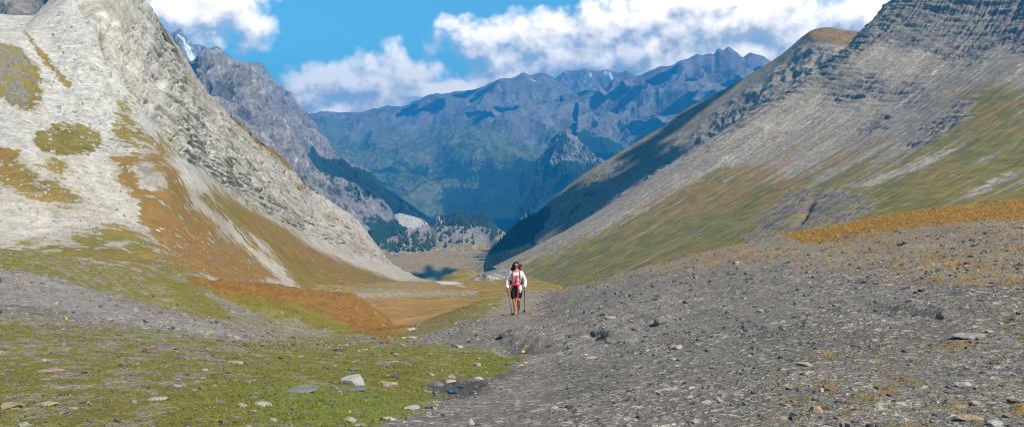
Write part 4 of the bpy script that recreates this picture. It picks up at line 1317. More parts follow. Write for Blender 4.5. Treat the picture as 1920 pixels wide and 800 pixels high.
ROCKS = [  # px, py (middle), width px, height px, material, label
    (22, 759, 46, 15, S_tan, "orange tan flat rock on the turf at the bottom left edge of the photo"),
    (89, 756, 34, 6, S_cream, "thin cream slab on turf just right of the orange tan flat rock"),
    (85, 695, 48, 8, S_pink, "pinkish grey slab with a dark gap under its front edge, left stony turf"),
    (148, 694, 34, 7, S_brown, "rusty brown slab lying right of the pinkish grey slab"),
    (283, 657, 36, 10, S_brown, "rust brown block half buried in front of a flat grey slab"),
    (308, 651, 46, 8, S_grey, "flat grey slab just behind the rust brown block on stony ground"),
    (390, 623, 21, 9, S_tan, "tan boulder sitting at the lower edge of the grey shale strip"),
    (438, 678, 24, 8, S_cream, "cream flat stone with a dark shadowed underside in the stony turf"),
    (289, 747, 32, 7, S_white, "pale silvery tilted slab on the grass, lower left"),
    (335, 724, 24, 8, S_pink, "pinkish stone on bright green turf in the left foreground"),
    (659, 713, 46, 17, S_white, "largest white rounded boulder standing on the green turf"),
    (656, 729, 46, 7, S_blue, "flat blue grey slab in front of the largest white boulder"),
    (562, 732, 60, 7, S_blue, "long thin blue grey slab on turf left of the white boulder"),
    (490, 758, 28, 8, S_white, "small white slab on turf lower left of the long blue grey slab"),
    (716, 717, 16, 8, S_cream, "small cream stone, left one of a touching pair right of the white boulder"),
    (729, 721, 24, 9, S_cream, "larger cream stone, right one of a touching pair right of the white boulder"),
    (713, 681, 26, 6, S_grey, "grey slab with a paler slab touching its right end, upper turf"),
    (738, 677, 22, 6, S_pale, "pale slab touching the right end of a grey slab, upper turf"),
    (660, 692, 26, 7, S_grey, "dull grey flat slab on turf above the largest white boulder"),
    (740, 686, 9, 6, S_brown, "small dark brown knob of stone on the upper turf"),
    (768, 764, 28, 7, S_white, "white flat stone on turf beside the edge of the grey gravel"),
    (731, 785, 20, 7, S_white, "white chip of stone at the turf edge near the bottom of the photo"),
    (658, 786, 22, 10, S_cream, "cream stone on turf at the bottom edge of the photo"),
    (769, 617, 14, 5, S_white, "upper white slab on the grassy bank left of the path"),
    (775, 632, 16, 5, S_white, "lower white slab on the grassy bank left of the path"),
    (755, 633, 8, 4, S_white, "tiny white stone left of the two white slabs on the grassy bank"),
    (861, 649, 12, 7, S_cream, "cream block where the green turf meets the grey gravel bank"),
    (898, 708, 14, 6, S_white, "white stone at the wet trickle below the bright green grass"),
    (872, 714, 26, 10, S_grey, "grey boulder beside the wet trickle, largest one there"),
    (842, 714, 20, 8, S_pale, "pale boulder left of the grey boulder by the wet trickle"),
    (820, 718, 20, 9, S_grey, "grey rounded stone at the left end of the wet trickle"),
    (804, 762, 20, 9, S_grey, "grey stone on the edge between turf and gravel below the trickle"),
    (1534, 768, 26, 14, S_tan, "tan angular block with a dark shaded face on the grey gravel"),
    (1825, 628, 54, 11, S_pale, "long pale half buried slab on the right gravel, widest stone there"),
    (1855, 620, 12, 6, S_cream, "small cream stone just behind the long pale slab on the right"),
    (1512, 682, 24, 9, S_cream, "cream stone with a grass tuft at its left, in the grey gravel"),
    (1858, 697, 26, 6, S_blue, "blue grey slate lying tilted on the right gravel"),
    (1804, 721, 30, 6, S_pale, "thin pale slab below the blue grey slate at the right"),
    (1830, 757, 20, 9, S_cream, "cream lump of stone in grass near the lower right corner"),
    (1820, 781, 36, 10, S_tan, "tan and white slab at the bottom right below the cream lump"),
    (1866, 792, 24, 15, S_white, "jagged white rock at the bottom right edge of the photo"),
    (1903, 752, 20, 11, S_brown, "brown angular rock at the right edge of the photo"),
    (1541, 730, 10, 9, S_white, "small white stone touching a brown slab on the grey gravel"),
    (1556, 728, 22, 10, S_brown, "dull brown slab touching a small white stone on the gravel"),
    (1380, 493, 13, 9, S_white, "pale triangular rock below the right skyline of the gravel slope"),
    (1270, 651, 22, 8, S_cream, "cream pyramid shaped stone in the middle of the grey gravel"),
    (1108, 669, 22, 7, S_cream, "cream stone with an orange side right of the yellow flowers"),
    (1243, 602, 24, 14, S_grey, "grey upright slab leaning on the gravel slope"),
    (1143, 594, 18, 7, S_pale, "pale ledge stone over a dark hole right of the hiker"),
    (1118, 624, 18, 9, S_dark, "black broken shale block right of the hiker and below the pale ledge stone"),
    (1428, 583, 10, 6, S_white, "small white upright stone in the upper middle of the gravel"),
    (105, 525, 20, 11, S_grey, "grey boulder on top of the shale strip at the left"),
    (12, 524, 26, 12, S_grey, "grey boulder on the shale strip at the left edge of the photo"),
    (944, 628, 16, 10, S_dark, "dark ragged shale block on the gravel bank below the hiker"),
]
for i, (a, b_, w, h, m, lab) in enumerate(ROCKS):
    q = hit(a, b_ + 0.3 * h, ["ground"])
    d = q[0].y
    mpp = d / F
    wm, hm = w * mpp, h * mpp
    flat = h < 0.35 * w
    dpt = wm * (0.8 if flat else 0.85)
    hh = max(hm * (0.62 if flat else 0.95), 0.022)
    o = link("rock", rock_mesh(wm / 0.84, dpt / 0.84, hh / 0.62, 100 + i, flat), m, label=lab, category="rock")
    o.location = (q[0].x, q[0].y + dpt * 0.15, q[0].z + hh * 0.12)
    o.rotation_euler = (random.uniform(-.1, .1), random.uniform(-.1, .1), random.uniform(-.35, .35))
# the boulder out on the scree
q = hit(213, 392, ["mountain_left"])
mpp = q[0].y / F
o = link("boulder", rock_mesh(22 * mpp, 20 * mpp, 15 * mpp, 77), S_white, label="big white boulder alone on the scree below the brown hill", category="boulder")
o.location = q[0] + Vector((0, 0, 2 * mpp))
# white blocks strewn over the left slopes and the basin
r_ = np.random.default_rng(44)
Vs, Ts, base = [], [], 0
for poly, n, s0, s1 in (([(420, 520), (560, 530), (700, 540), (900, 543), (900, 557), (640, 564), (520, 556)], 420, 0.3, 1.1),
                        ([(60, 240), (190, 240), (330, 270), (350, 300), (200, 300), (60, 295)], 110, 0.6, 2.2),
                        ([(0, 300), (240, 300), (260, 430), (0, 460)], 420, 0.5, 2.0),
                        ([(100, 20), (200, 90), (270, 210), (220, 290), (60, 240)], 380, 0.8, 3.0),
                        ([(260, 420), (420, 440), (540, 530), (360, 525), (230, 480)], 260, 0.25, 0.9),
                        ([(560, 450), (760, 520), (850, 535), (700, 545), (600, 520)], 150, 0.4, 1.6)):
    xs, ys = [p[0] for p in poly], [p[1] for p in poly]
    k = 0
    while k < n:
        a, b_ = r_.uniform(min(xs), max(xs)), r_.uniform(min(ys), max(ys))
        if poly_sd(np.array([a]), np.array([b_]), poly)[0] < 0:
            continue
        k += 1
        q = hit(a, b_, ["mountain_left", "meadow", "ground"])
        if q is None or q[3] < 95:
            continue
        s_ = s0 * (s1 / s0) ** (r_.random() ** 2)
        cv, ct = chips[k % 40]
        th = r_.uniform(0, 6.28)
        v_ = cv * np.array([1, 1, 1.8]) * s_
        Vs.append(np.stack([v_[:, 0] * math.cos(th) - v_[:, 1] * math.sin(th), v_[:, 0] * math.sin(th) + v_[:, 1] * math.cos(th), v_[:, 2]], -1) + np.array(q[0]))
        Ts.append(ct + base)
        base += len(cv)
link("scree_rubble", mesh_np("scree_rubble", np.concatenate(Vs), np.concatenate(Ts), False), S_white, kind="stuff")

# ---- trickle pool at the turf edge -----------------------------------------------------
for cx, cy, rx_, ry_ in ((848, 737, 0.05, 0.05), (867, 727, 0.03, 0.04)):
    q = hit(cx, cy, ["ground"])
    bm = bmesh.new()
    vs = []
    for k in range(20):
        t = 2 * math.pi * k / 20
        s_ = 1 + 0.25 * math.sin(3 * t + cx) + 0.12 * math.sin(5 * t)
        vs.append(bm.verts.new((rx_ * s_ * math.cos(t), ry_ * s_ * math.sin(t), 0)))
    bm.faces.new(vs)
    me = bpy.data.meshes.new("puddle_water")
    bm.to_mesh(me)
    bm.free()
    o = link("puddle_water", me, M_water, kind="structure")
    o.location = q[0] + Vector((0, 0, 0.03))

# ---- yellow flowers ---------------------------------------------------------------------
M_petal = flatmat("yellow_petals", (0.75, 0.42, 0.01), 0.6, 0.2, 40)
M_stem = flatmat("flower_stem", (0.07, 0.12, 0.02), 0.7, 0.3, 20)


def flower(a, b_, s_, lab):
    q = hit(a, b_, ["ground"])
    root = bpy.data.objects.new("flower", None)
    COL.objects.link(root)
    root.location = q[0]
    s_ *= 0.45
    root["label"], root["category"], root["group"] = lab, "flower", "yellow alpine flowers"
    bm = bmesh.new()
    bmesh.ops.create_cone(bm, cap_ends=True, segments=6, radius1=0.004 * s_, radius2=0.003 * s_, depth=0.09 * s_, matrix=Matrix.Translation((0, 0, 0.04 * s_)))
    me = bpy.data.meshes.new("stem")
    bm.to_mesh(me)
    bm.free()
    link("stem", me, M_stem, root)
    bm = bmesh.new()
    for k in range(8):
        t = 2 * math.pi * k / 8
        R = Matrix.Rotation(t, 4, "Z") @ Matrix.Rotation(-0.45, 4, "Y")
        pts = [(0.002, -0.004, 0), (0.022, -0.010, 0.002), (0.032, 0, 0), (0.022, 0.010, 0.002), (0.002, 0.004, 0)]
        bm.faces.new([bm.verts.new(R @ Vector((x * s_, y * s_, z_ * s_))) for x, y, z_ in pts])
    bmesh.ops.create_uvsphere(bm, u_segments=8, v_segments=5, radius=0.008 * s_)
    bmesh.ops.transform(bm, verts=bm.verts, matrix=Matrix.Translation((0, 0, 0.085 * s_)) @ Matrix.Rotation(0.5, 4, "X"))
    me = bpy.data.meshes.new("petals")
    bm.to_mesh(me)
    bm.free()
    link("petals", me, M_petal, root)


flower(946, 664, 1.4, "small yellow flower at the left end of the ragged shale hollow")
flower(982, 669, 1.9, "largest yellow flower, in front of the dark shale hollow")
flower(986, 688, 1.4, "upper yellow flower of the pair at the tip of the green turf")
flower(978, 692, 1.3, "lower yellow flower of the pair at the tip of the green turf")
flower(126, 606, 1.8, "yellow flower alone on the stony turf at the far left")
flower(657, 779, 0.7, "yellow flower low in the turf near the bottom left of the gravel")
flower(900, 677, 1.1, "small yellow flower in the bright green grass left of the hollow")
# ================================================================== THE HIKER
HX, HD, HS = 968.0, 27.0, 0.90
hq = hit(HX, 587, ["ground"])
HPOS = Vector(hq[0]) if hq else Vector((0, HD, -5))


class Sh:
    """collects ring lofts and tapered capsules, then fuses them into one skin"""

    def __init__(self):
        self.bm = bmesh.new()

    def rings(self, R, seg=18):
        prev = None
        for (cx, cy, z_, rx_, ry_) in R:
            ring = [self.bm.verts.new((cx + rx_ * math.cos(2 * math.pi * k / seg), cy + ry_ * math.sin(2 * math.pi * k / seg), z_)) for k in range(seg)]
            if prev:
                for k in range(seg):
                    self.bm.faces.new((prev[k], prev[(k + 1) % seg], ring[(k + 1) % seg], ring[k]))
            else:
                self.bm.faces.new(ring[::-1])
            prev = ring
        self.bm.faces.new(prev)
        return self

    def cap(self, p0, p1, r0, r1, seg=12):
        p0, p1 = Vector(p0), Vector(p1)
        ax = (p1 - p0).normalized()
        q = ax.to_track_quat("Z", "Y").to_matrix()
        L = (p1 - p0).length
        prof = [(-r0 * math.cos(t), r0 * math.sin(t)) for t in (0.25, 0.7, 1.15, 1.57)] + [(L + r1 * math.sin(t), r1 * math.cos(t)) for t in (0.0, 0.42, 0.87, 1.32)]
        prev = None
        for h_, rr_ in prof:
            ring = [self.bm.verts.new(p0 + q @ Vector((rr_ * math.cos(2 * math.pi * k / seg), rr_ * math.sin(2 * math.pi * k / seg), h_))) for k in range(seg)]
            if prev:
                for k in range(seg):
                    self.bm.faces.new((prev[k], prev[(k + 1) % seg], ring[(k + 1) % seg], ring[k]))
            else:
                self.bm.faces.new(ring[::-1])
            prev = ring
        self.bm.faces.new(prev)
        return self

    def chain(self, pts):
        for (a, ra), (b_, rb) in zip(pts[:-1], pts[1:]):
            self.cap(a, b_, ra, rb)
        return self

    def ball(self, c, r):
        r = (r, r, r) if isinstance(r, (int, float)) else r
        bmesh.ops.create_icosphere(self.bm, subdivisions=3, radius=1.0, matrix=Matrix.Translation(c) @ Matrix.Diagonal((*r, 1)))
        return self

    def build(self, name, mat, parent=None, voxel=None, smooth=2, wob=0.0):
        bmesh.ops.recalc_face_normals(self.bm, faces=self.bm.faces)
        me = bpy.data.meshes.new(name)
        self.bm.to_mesh(me)
        self.bm.free()
        if voxel:
            tmp = bpy.data.objects.new("tmp", me)
            COL.objects.link(tmp)
            md = tmp.modifiers.new("r", "REMESH")
            md.mode = "VOXEL"
            md.voxel_size = voxel
            ms = tmp.modifiers.new("s", "SMOOTH")
            ms.iterations = smooth
            dg = bpy.context.evaluated_depsgraph_get()
            dg.update()
            me2 = bpy.data.meshes.new_from_object(tmp.evaluated_get(dg))
            bpy.data.objects.remove(tmp)
            me = me2
            me.name = name
            me.materials.clear()
        if wob:
            co = np.zeros(len(me.vertices) * 3, np.float32)
            me.vertices.foreach_get("co", co)
            co = co.reshape(-1, 3)
            no = np.zeros(len(me.vertices) * 3, np.float32)
            me.vertices.foreach_get("normal", no)
            co = co + no.reshape(-1, 3) * (wob * (fbm(co * 16, 3) + 0.6 * fbm(co * 40 + 3, 2)))[:, None]
            me.vertices.foreach_set("co", co.astype(np.float32).ravel())
        me.polygons.foreach_set("use_smooth", np.ones(len(me.polygons), bool))
        return link(name, me, mat, parent)


M_skin = flatmat("skin", (0.42, 0.205, 0.125), 0.55, 0.12, 20)
M_hair = flatmat("dark_hair", (0.012, 0.009, 0.008), 0.5, 0.4, 40, 0.01)
M_jacket = flatmat("white_jacket_cloth", (0.72, 0.71, 0.71), 0.75, 0.10, 14, 0.01)
M_red = flatmat("coral_red_cloth", (0.72, 0.055, 0.05), 0.75, 0.18, 20)
M_pinkred = flatmat("pink_red_webbing", (0.62, 0.045, 0.09), 0.7, 0.15, 30)
M_black = flatmat("black_cloth", (0.012, 0.012, 0.015), 0.85, 0.3, 20)
M_scarf = flatmat("grey_scarf_cloth", (0.42, 0.42, 0.43), 0.85, 0.35, 30, 0.01)
M_lens = flatmat("dark_lens", (0.006, 0.006, 0.007), 0.12, 0.0, 5, spec=0.6)
M_teal = flatmat("teal_shoe", (0.02, 0.20, 0.22), 0.7, 0.3, 30)
M_coral = flatmat("coral_shoe", (0.65, 0.13, 0.11), 0.7, 0.25, 30)
M_sole = flatmat("shoe_sole", (0.25, 0.25, 0.25), 0.8, 0.2, 30)
M_pack = flatmat("pack_fabric", (0.022, 0.018, 0.024), 0.8, 0.3, 20)
M_metal = flatmat("pole_metal", (0.03, 0.03, 0.034), 0.4, 0.2, 30, metal=0.4)
M_lip = flatmat("lips", (0.40, 0.12, 0.09), 0.5, 0.1, 30)

HL, HR = Vector((-0.287, -0.13, 0.80)), Vector((0.272, -0.10, 0.81))   # hands, image left and right
TL, TR = Vector((-0.125, -0.30, -0.055)), Vector((0.262, -0.06, 0.0))  # pole tips
b = Sh()
b.rings([(0, 0.02, 0.80, 0.13, 0.10), (0, 0.01, 0.90, 0.155, 0.11), (0, 0, 1.0, 0.125, 0.09), (0, 0, 1.1, 0.125, 0.09), (0, 0, 1.22, 0.145, 0.105), (0, 0.01, 1.34, 0.15, 0.09), (0, 0.015, 1.40, 0.09, 0.07)])
b.chain([((0, 0.015, 1.38), 0.055), ((0, -0.01, 1.50), 0.05)])
# head: skull, jaw, nose, ears
b.ball((0, -0.015, 1.585), (0.075, 0.092, 0.100)).ball((0, -0.045, 1.525), (0.056, 0.058, 0.055)).cap((0, -0.100, 1.575), (0, -0.118, 1.552), 0.009, 0.014)
for s_ in (-1, 1):
    b.ball((0.077 * s_, 0, 1.575), (0.012, 0.022, 0.032)).ball((0.034 * s_, -0.098, 1.588), (0.014, 0.010, 0.010))
# legs, mid stride: image-left foot forward
b.chain([((-0.085, 0, 0.84), 0.095), ((-0.075, -0.07, 0.46), 0.058), ((-0.06, -0.10, 0.33), 0.055), ((-0.035, -0.08, 0.08), 0.036)])
b.chain([((0.085, 0.02, 0.84), 0.095), ((0.085, -0.09, 0.47), 0.060), ((0.085, -0.02, 0.34), 0.056), ((0.085, 0.15, 0.12), 0.036)])
for sx, hand in ((-1, HL), (1, HR)):
    sh_, el_ = (0.165 * sx, 0.02, 1.345), (0.272 * sx, 0.06, 1.09)
    b.chain([(sh_, 0.05), (el_, 0.040), (hand + Vector((0, 0.03, 0.05)), 0.026)])
    # palm and curled fingers round the grip
    b.cap(hand + Vector((-0.012 * sx, 0.02, 0.035)), hand + Vector((0.022 * sx, -0.005, -0.02)), 0.026, 0.026)
    for k, fl in enumerate((0.9, 1.0, 0.95, 0.8)):
        z_ = 0.028 - 0.020 * k
        p0, p1, p2 = hand + Vector((0.034 * sx, -0.010, z_)), hand + Vector((0.022 * sx, -0.045 * fl, z_ - 0.002)), hand + Vector((-0.022 * sx, -0.040 * fl, z_ - 0.003))
        b.chain([(p0, 0.0095), (p1, 0.009), (p2, 0.0075)])
    b.chain([(hand + Vector((-0.02 * sx, 0.0, 0.038)), 0.011), (hand + Vector((-0.026 * sx, -0.032, 0.040)), 0.010), (hand + Vector((-0.005 * sx, -0.050, 0.036)), 0.008)])
hk = b.build("person", M_skin, None, voxel=0.0065, smooth=3)
hk["label"] = "hiker in white jacket, black shorts and sunglasses walking up the path between two poles"
hk["category"] = "person"

j = Sh()
j.rings([(0, 0.02, 0.90, 0.165, 0.115), (0, 0.01, 0.98, 0.150, 0.110), (0, 0, 1.10, 0.160, 0.120), (0, 0, 1.22, 0.178, 0.130), (0, 0.01, 1.33, 0.180, 0.115), (0, 0.015, 1.395, 0.11, 0.085), (0, 0.01, 1.43, 0.075, 0.07)])
for sx, hand in ((-1, HL), (1, HR)):
    j.chain([((0.165 * sx, 0.02, 1.345), 0.068), ((0.225 * sx, 0.045, 1.22), 0.066), ((0.285 * sx, 0.06, 1.08), 0.060), ((0.295 * sx, 0.0, 0.96), 0.054), (hand + Vector((0.004 * sx, 0.035, 0.075)), 0.046)])
# loose flap of the jacket on the image-right thigh
j.chain([((0.115, -0.07, 0.93), 0.055), ((0.125, -0.10, 0.82), 0.058), ((0.12, -0.10, 0.73), 0.040)])
jk = j.build("jacket", M_jacket, hk, voxel=0.011, smooth=3, wob=0.012)
s = Sh()
s.rings([(-0.02, -0.085, 0.935, 0.085, 0.055), (-0.02, -0.09, 0.975, 0.080, 0.055), (-0.01, -0.095, 1.03, 0.052, 0.055), (0.005, -0.098, 1.09, 0.055, 0.055), (0.005, -0.10, 1.16, 0.046, 0.052), (0, -0.09, 1.23, 0.030, 0.048), (0, -0.075, 1.29, 0.018, 0.045)])
s.build("shirt", M_red, hk, voxel=0.01, smooth=2, wob=0.006)
s = Sh()
s.rings([(0, 0.005, 1.375, 0.098, 0.092), (0, 0, 1.41, 0.092, 0.09), (0, 0, 1.445, 0.074, 0.075), (0, 0, 1.47, 0.064, 0.066)])
s.build("scarf", M_scarf, hk, voxel=0.009, smooth=2, wob=0.014)
s = Sh()
s.rings([(0, 0.02, 0.76, 0.15, 0.112), (0, 0.02, 0.86, 0.172, 0.122), (0, 0.01, 0.96, 0.148, 0.108)])
s.chain([((-0.088, 0.0, 0.80), 0.112), ((-0.092, -0.055, 0.575), 0.094)])
s.chain([((0.088, 0.02, 0.80), 0.112), ((0.095, -0.06, 0.58), 0.094)])
s.build("shorts", M_black, hk, voxel=0.011, smooth=3, wob=0.008)
h = Sh()
h.ball((0, 0.03, 1.615), (0.092, 0.092, 0.092))
for cx, cy, cz, r in ((-0.085, 0.0, 1.60, 0.045), (-0.105, 0.01, 1.545, 0.048), (-0.12, 0.01, 1.49, 0.050), (-0.135, 0.02, 1.43, 0.048), (-0.10, 0.03, 1.40, 0.045), (0.085, 0.02, 1.59, 0.038), (0.095, 0.03, 1.53, 0.036), (0.09, 0.04, 1.46, 0.036),
                      (-0.03, -0.045, 1.680, 0.030), (0.03, -0.045, 1.676, 0.028), (-0.072, -0.025, 1.645, 0.028), (0.066, -0.025, 1.645, 0.026), (0, 0.07, 1.52, 0.075), (0, 0.08, 1.44, 0.07)):
    h.ball((cx, cy, cz), r)
h.build("hair", M_hair, hk, voxel=0.009, smooth=2, wob=0.022)
g = Sh()
for sx in (-1, 1):
    g.ball((0.035 * sx, -0.106, 1.585), (0.032, 0.010, 0.023))
    g.cap((0.062 * sx, -0.098, 1.592), (0.084 * sx, -0.01, 1.588), 0.005, 0.004, 8)
g.cap((-0.012, -0.112, 1.594), (0.012, -0.112, 1.594), 0.005, 0.005, 8)
g.build("sunglasses", M_lens, hk)
Sh().ball((0, -0.104, 1.522), (0.021, 0.007, 0.007)).build("lips", M_lip, hk)
for (ax_, ay_, az_), tz, mt, mk in (((-0.035, -0.08, 0.0), 0.0, M_coral, M_coral), ((0.085, 0.15, 0.04), 0.25, M_teal, M_pinkred)):
    s = Sh()
    s.cap((ax_, ay_ + 0.03, az_ + 0.052), (ax_ + 0.01, ay_ - 0.15, az_ + 0.036 - 0.0 * tz), 0.047, 0.040)
    s.cap((ax_, ay_ + 0.01, az_ + 0.06), (ax_, ay_ + 0.0, az_ + 0.115), 0.045, 0.043)
    sho = s.build("shoe", mt, hk, voxel=0.009, smooth=2)
    Sh().cap((ax_, ay_ + 0.035, az_ + 0.012), (ax_ + 0.01, ay_ - 0.16, az_ + 0.008), 0.042, 0.040).build("sole", M_sole, sho)
    Sh().cap((ax_, ay_ + 0.0, az_ + 0.11), (ax_, ay_ - 0.005, az_ + 0.165), 0.042, 0.044).build("sock", mk, hk)
hk.location = HPOS
hk.scale = (HS, HS, HS)

pk = bpy.data.objects.new("backpack", None)
COL.objects.link(pk)
pk.location = HPOS
pk.scale = (HS, HS, HS)
pk["label"] = "dark trekking backpack with pink red straps worn by the hiker"
pk["category"] = "backpack"


def rbox(c, sz, rad, name, mat, parent, rot=None):
    bm_ = bmesh.new()
    bmesh.ops.create_cube(bm_, size=1.0)
    bmesh.ops.transform(bm_, verts=bm_.verts, matrix=Matrix.Diagonal((*sz, 1)))
    bmesh.ops.bevel(bm_, geom=list(bm_.edges), offset=rad, segments=3, affect="EDGES", profile=0.5)
    M_ = Matrix.Translation(c) @ (rot or Matrix.Identity(4))
    bmesh.ops.transform(bm_, verts=bm_.verts, matrix=M_)
    me_ = bpy.data.meshes.new(name)
    bm_.to_mesh(me_)
    bm_.free()
    me_.polygons.foreach_set("use_smooth", np.ones(len(me_.polygons), bool))
    return link(name, me_, mat, parent)


def webbing(name, pts, w, mat, parent, th=0.012):
    bm_ = bmesh.new()
    P_ = pchip(np.arange(len(pts)), np.array(pts, float), np.linspace(0, len(pts) - 1, (len(pts) - 1) * 8 + 1))
    prev = None
    for i in range(len(P_)):
        t_ = Vector(P_[min(i + 1, len(P_) - 1)] - P_[max(i - 1, 0)]).normalized()
        c_ = Vector(P_[i])
        out = Vector((c_.x * 0.5, c_.y if abs(c_.y) > 0.02 else -0.02, max(0.0, c_.z - 1.36) * 3)).normalized()
        sd_ = t_.cross(out).normalized()
        nn_ = sd_.cross(t_).normalized()
        ring = [bm_.verts.new(c_ + sd_ * (w * 0.5 * a_) + nn_ * (th * 0.5 * b2)) for a_, b2 in ((-1, -1), (1, -1), (1, 1), (-1, 1))]
        if prev:
            for k in range(4):
                bm_.faces.new((prev[k], prev[(k + 1) % 4], ring[(k + 1) % 4], ring[k]))
        else:
            bm_.faces.new(ring[::-1])
        prev = ring
    bm_.faces.new(prev)
    bmesh.ops.recalc_face_normals(bm_, faces=bm_.faces)
    me_ = bpy.data.meshes.new(name)
    bm_.to_mesh(me_)
    bm_.free()
    return link(name, me_, mat, parent)


rbox((0.03, 0.245, 1.20), (0.33, 0.22, 0.56), 0.07, "pack_body", M_pack, pk)
rbox((0.055, 0.225, 1.525), (0.29, 0.20, 0.13), 0.05, "pack_lid", M_pack, pk)
rbox((0.155, 0.15, 1.46), (0.06, 0.07, 0.13), 0.025, "lid_pocket", M_pinkred, pk)
for sx in (-1, 1):
    webbing("shoulder_strap", [(0.105 * sx, 0.14, 1.40), (0.112 * sx, 0.03, 1.438), (0.116 * sx, -0.075, 1.375), (0.122 * sx, -0.125, 1.27), (0.140 * sx, -0.125, 1.14), (0.165 * sx, -0.05, 1.02), (0.15 * sx, 0.13, 0.98)], 0.027, M_pinkred if sx < 0 else M_pinkred, pk, 0.02)
webbing("chest_strap", [(-0.122, -0.137, 1.255), (-0.05, -0.158, 1.262), (0.05, -0.158, 1.262), (0.122, -0.137, 1.255)], 0.022, M_red, pk)
webbing("hip_belt", [(-0.16, 0.12, 0.99), (-0.185, 0.02, 0.985), (-0.15, -0.09, 0.975), (0, -0.150, 0.97), (0.15, -0.10, 0.975), (0.185, 0.02, 0.985), (0.16, 0.12, 0.99)], 0.038, M_pinkred, pk, 0.016)
for sx in (-1, 1):
    rbox((0.185 * sx, -0.03, 1.03), (0.05, 0.12, 0.13), 0.02, "belt_pocket", M_pack, pk)
webbing("hanging_strap", [(0.055, -0.165, 0.97), (0.065, -0.19, 0.82), (0.055, -0.185, 0.66), (0.025, -0.19, 0.47)], 0.034, M_pinkred, pk)
webbing("hanging_strap", [(-0.14, -0.11, 0.97), (-0.165, -0.13, 0.86), (-0.17, -0.13, 0.76)], 0.024, M_pinkred, pk)

for top_, tip, lab in ((HL, TL, "black trekking pole that slants inward, its tip in front of the hiker's feet"),
                       (HR, TR, "black trekking pole standing upright on the backpack lid pocket side of the hiker")):
    e = bpy.data.objects.new("trekking_pole", None)
    COL.objects.link(e)
    e.location = HPOS
    e.scale = (HS, HS, HS)
    e["label"], e["category"], e["group"] = lab, "trekking pole", "pair of black trekking poles"
    tw = HPOS + tip * HS
    gh = drop(tw.x, tw.y, "ground")
    if gh[0] is not None:
        tip = Vector((tip.x, tip.y, (gh[0].z - HPOS.z) / HS - 0.01))
    ax_ = (top_ - tip).normalized()
    grip_c = top_ + Vector((0, -0.022, 0))
    Sh().cap(tip, grip_c, 0.0085, 0.0105, 10).build("shaft", M_metal, e)
    Sh().cap(grip_c - ax_ * 0.07, grip_c + ax_ * 0.075, 0.017, 0.020, 10).build("grip", M_black, e)
    bc = tip + ax_ * 0.06
    Sh().cap(bc, bc + ax_ * 0.008, 0.036, 0.036, 12).build("basket", M_black, e)
# the feet stand on the ground under each shoe

# ================================================================== SKY, SUN, CLOUDS, HAZE
# clouds overhead that shade patches of the valley (lumpy cumulus, above the frame)
M_cloud = flatmat("cloud_vapour", (0.9, 0.9, 0.9), 1.0, 0.05, 0.002)


VV, TT, base = [], [], 0
bm = bmesh.new()
bmesh.ops.create_icosphere(bm, subdivisions=3, radius=1.0)
ico_v = np.array([v_.co for v_ in bm.verts])
ico_f = np.array([[l.index for l in f.verts] for f in bm.faces])
bm.free()
CLOUDZ = 2300.0
r_ = np.random.default_rng(77)
SHADE = [  # (land, stretch in depth, spots (px,py,radius px)) that lie in shade
    (["mountain_range"], 1.0, [(768, 210, 16), (786, 207, 12), (812, 200, 17), (828, 194, 14), (870, 178, 17), (886, 172, 14), (905, 172, 12), (888, 214, 22), (910, 216, 16), (940, 206, 14), (962, 202, 14), (1060, 345, 34), (1085, 332, 24), (1035, 362, 26)]),
    (["hill"], 1.0, [(935, 474, 16), (955, 462, 22), (980, 446, 28), (1005, 430, 32), (1035, 412, 34), (1065, 395, 34), (1095, 380, 32), (1125, 365, 28), (1155, 350, 25), (1185, 333, 23), (1215, 315, 21), (1245, 297, 17), (1020, 395, 22), (1050, 378, 18), (1000, 415, 22), (970, 440, 22),
                     (1365, 164, 9), (1345, 178, 12), (1320, 195, 16), (1290, 216, 19), (1262, 238, 21), (1232, 258, 21), (1204, 278, 18), (1185, 300, 15), (1225, 285, 16)]),
    (["plain"], 6.0, [(800, 514, 15), (830, 512, 12), (770, 517, 10), (855, 509, 8)]),
    (["plain"], 2.0, [(915, 470, 8), (930, 474, 9)]),
    (["mountain_serrated", "mountain_range"], 1.0, [(1200, 160, 22), (1160, 170, 18), (1235, 150, 18), (1270, 200, 30), (1330, 190, 34), (1390, 150, 26), (1420, 135, 16), (1230, 245, 30), (1200, 235, 26), (1120, 190, 18), (1090, 175, 14), (1300, 150, 14)])]
for names, sy, spots_ in SHADE:
    for (a, b_, rp) in spots_:
        rp = rp * ((1.75 if b_ > 300 else 1.35) if names[0] == "hill" else 1.0)
        q = hit(a, b_, names)
        if q is None:
            continue
        T = np.array(q[0])
        C = T + SUN * ((CLOUDZ - T[2]) / SUN[2])
        R0 = rp * q[0].y / F
        for k in range(7):
            off = r_.normal(0, 0.42, 3) * R0 * np.array([1.0, 1.0 * sy, 0.2])
            rad = R0 * r_.uniform(0.42, 0.68)
            v_ = ico_v * rad * np.array([1, sy, 0.6])
            v_ = v_ * (1 + 0.25 * fbm(ico_v * 1.6 + r_.uniform(0, 90), 3))[:, None]
            VV.append(v_ + C + off)
            TT.append(ico_f + base)
            base += len(ico_v)
link("clouds", mesh_np("clouds", np.concatenate(VV), np.concatenate(TT), True), M_cloud, kind="stuff")

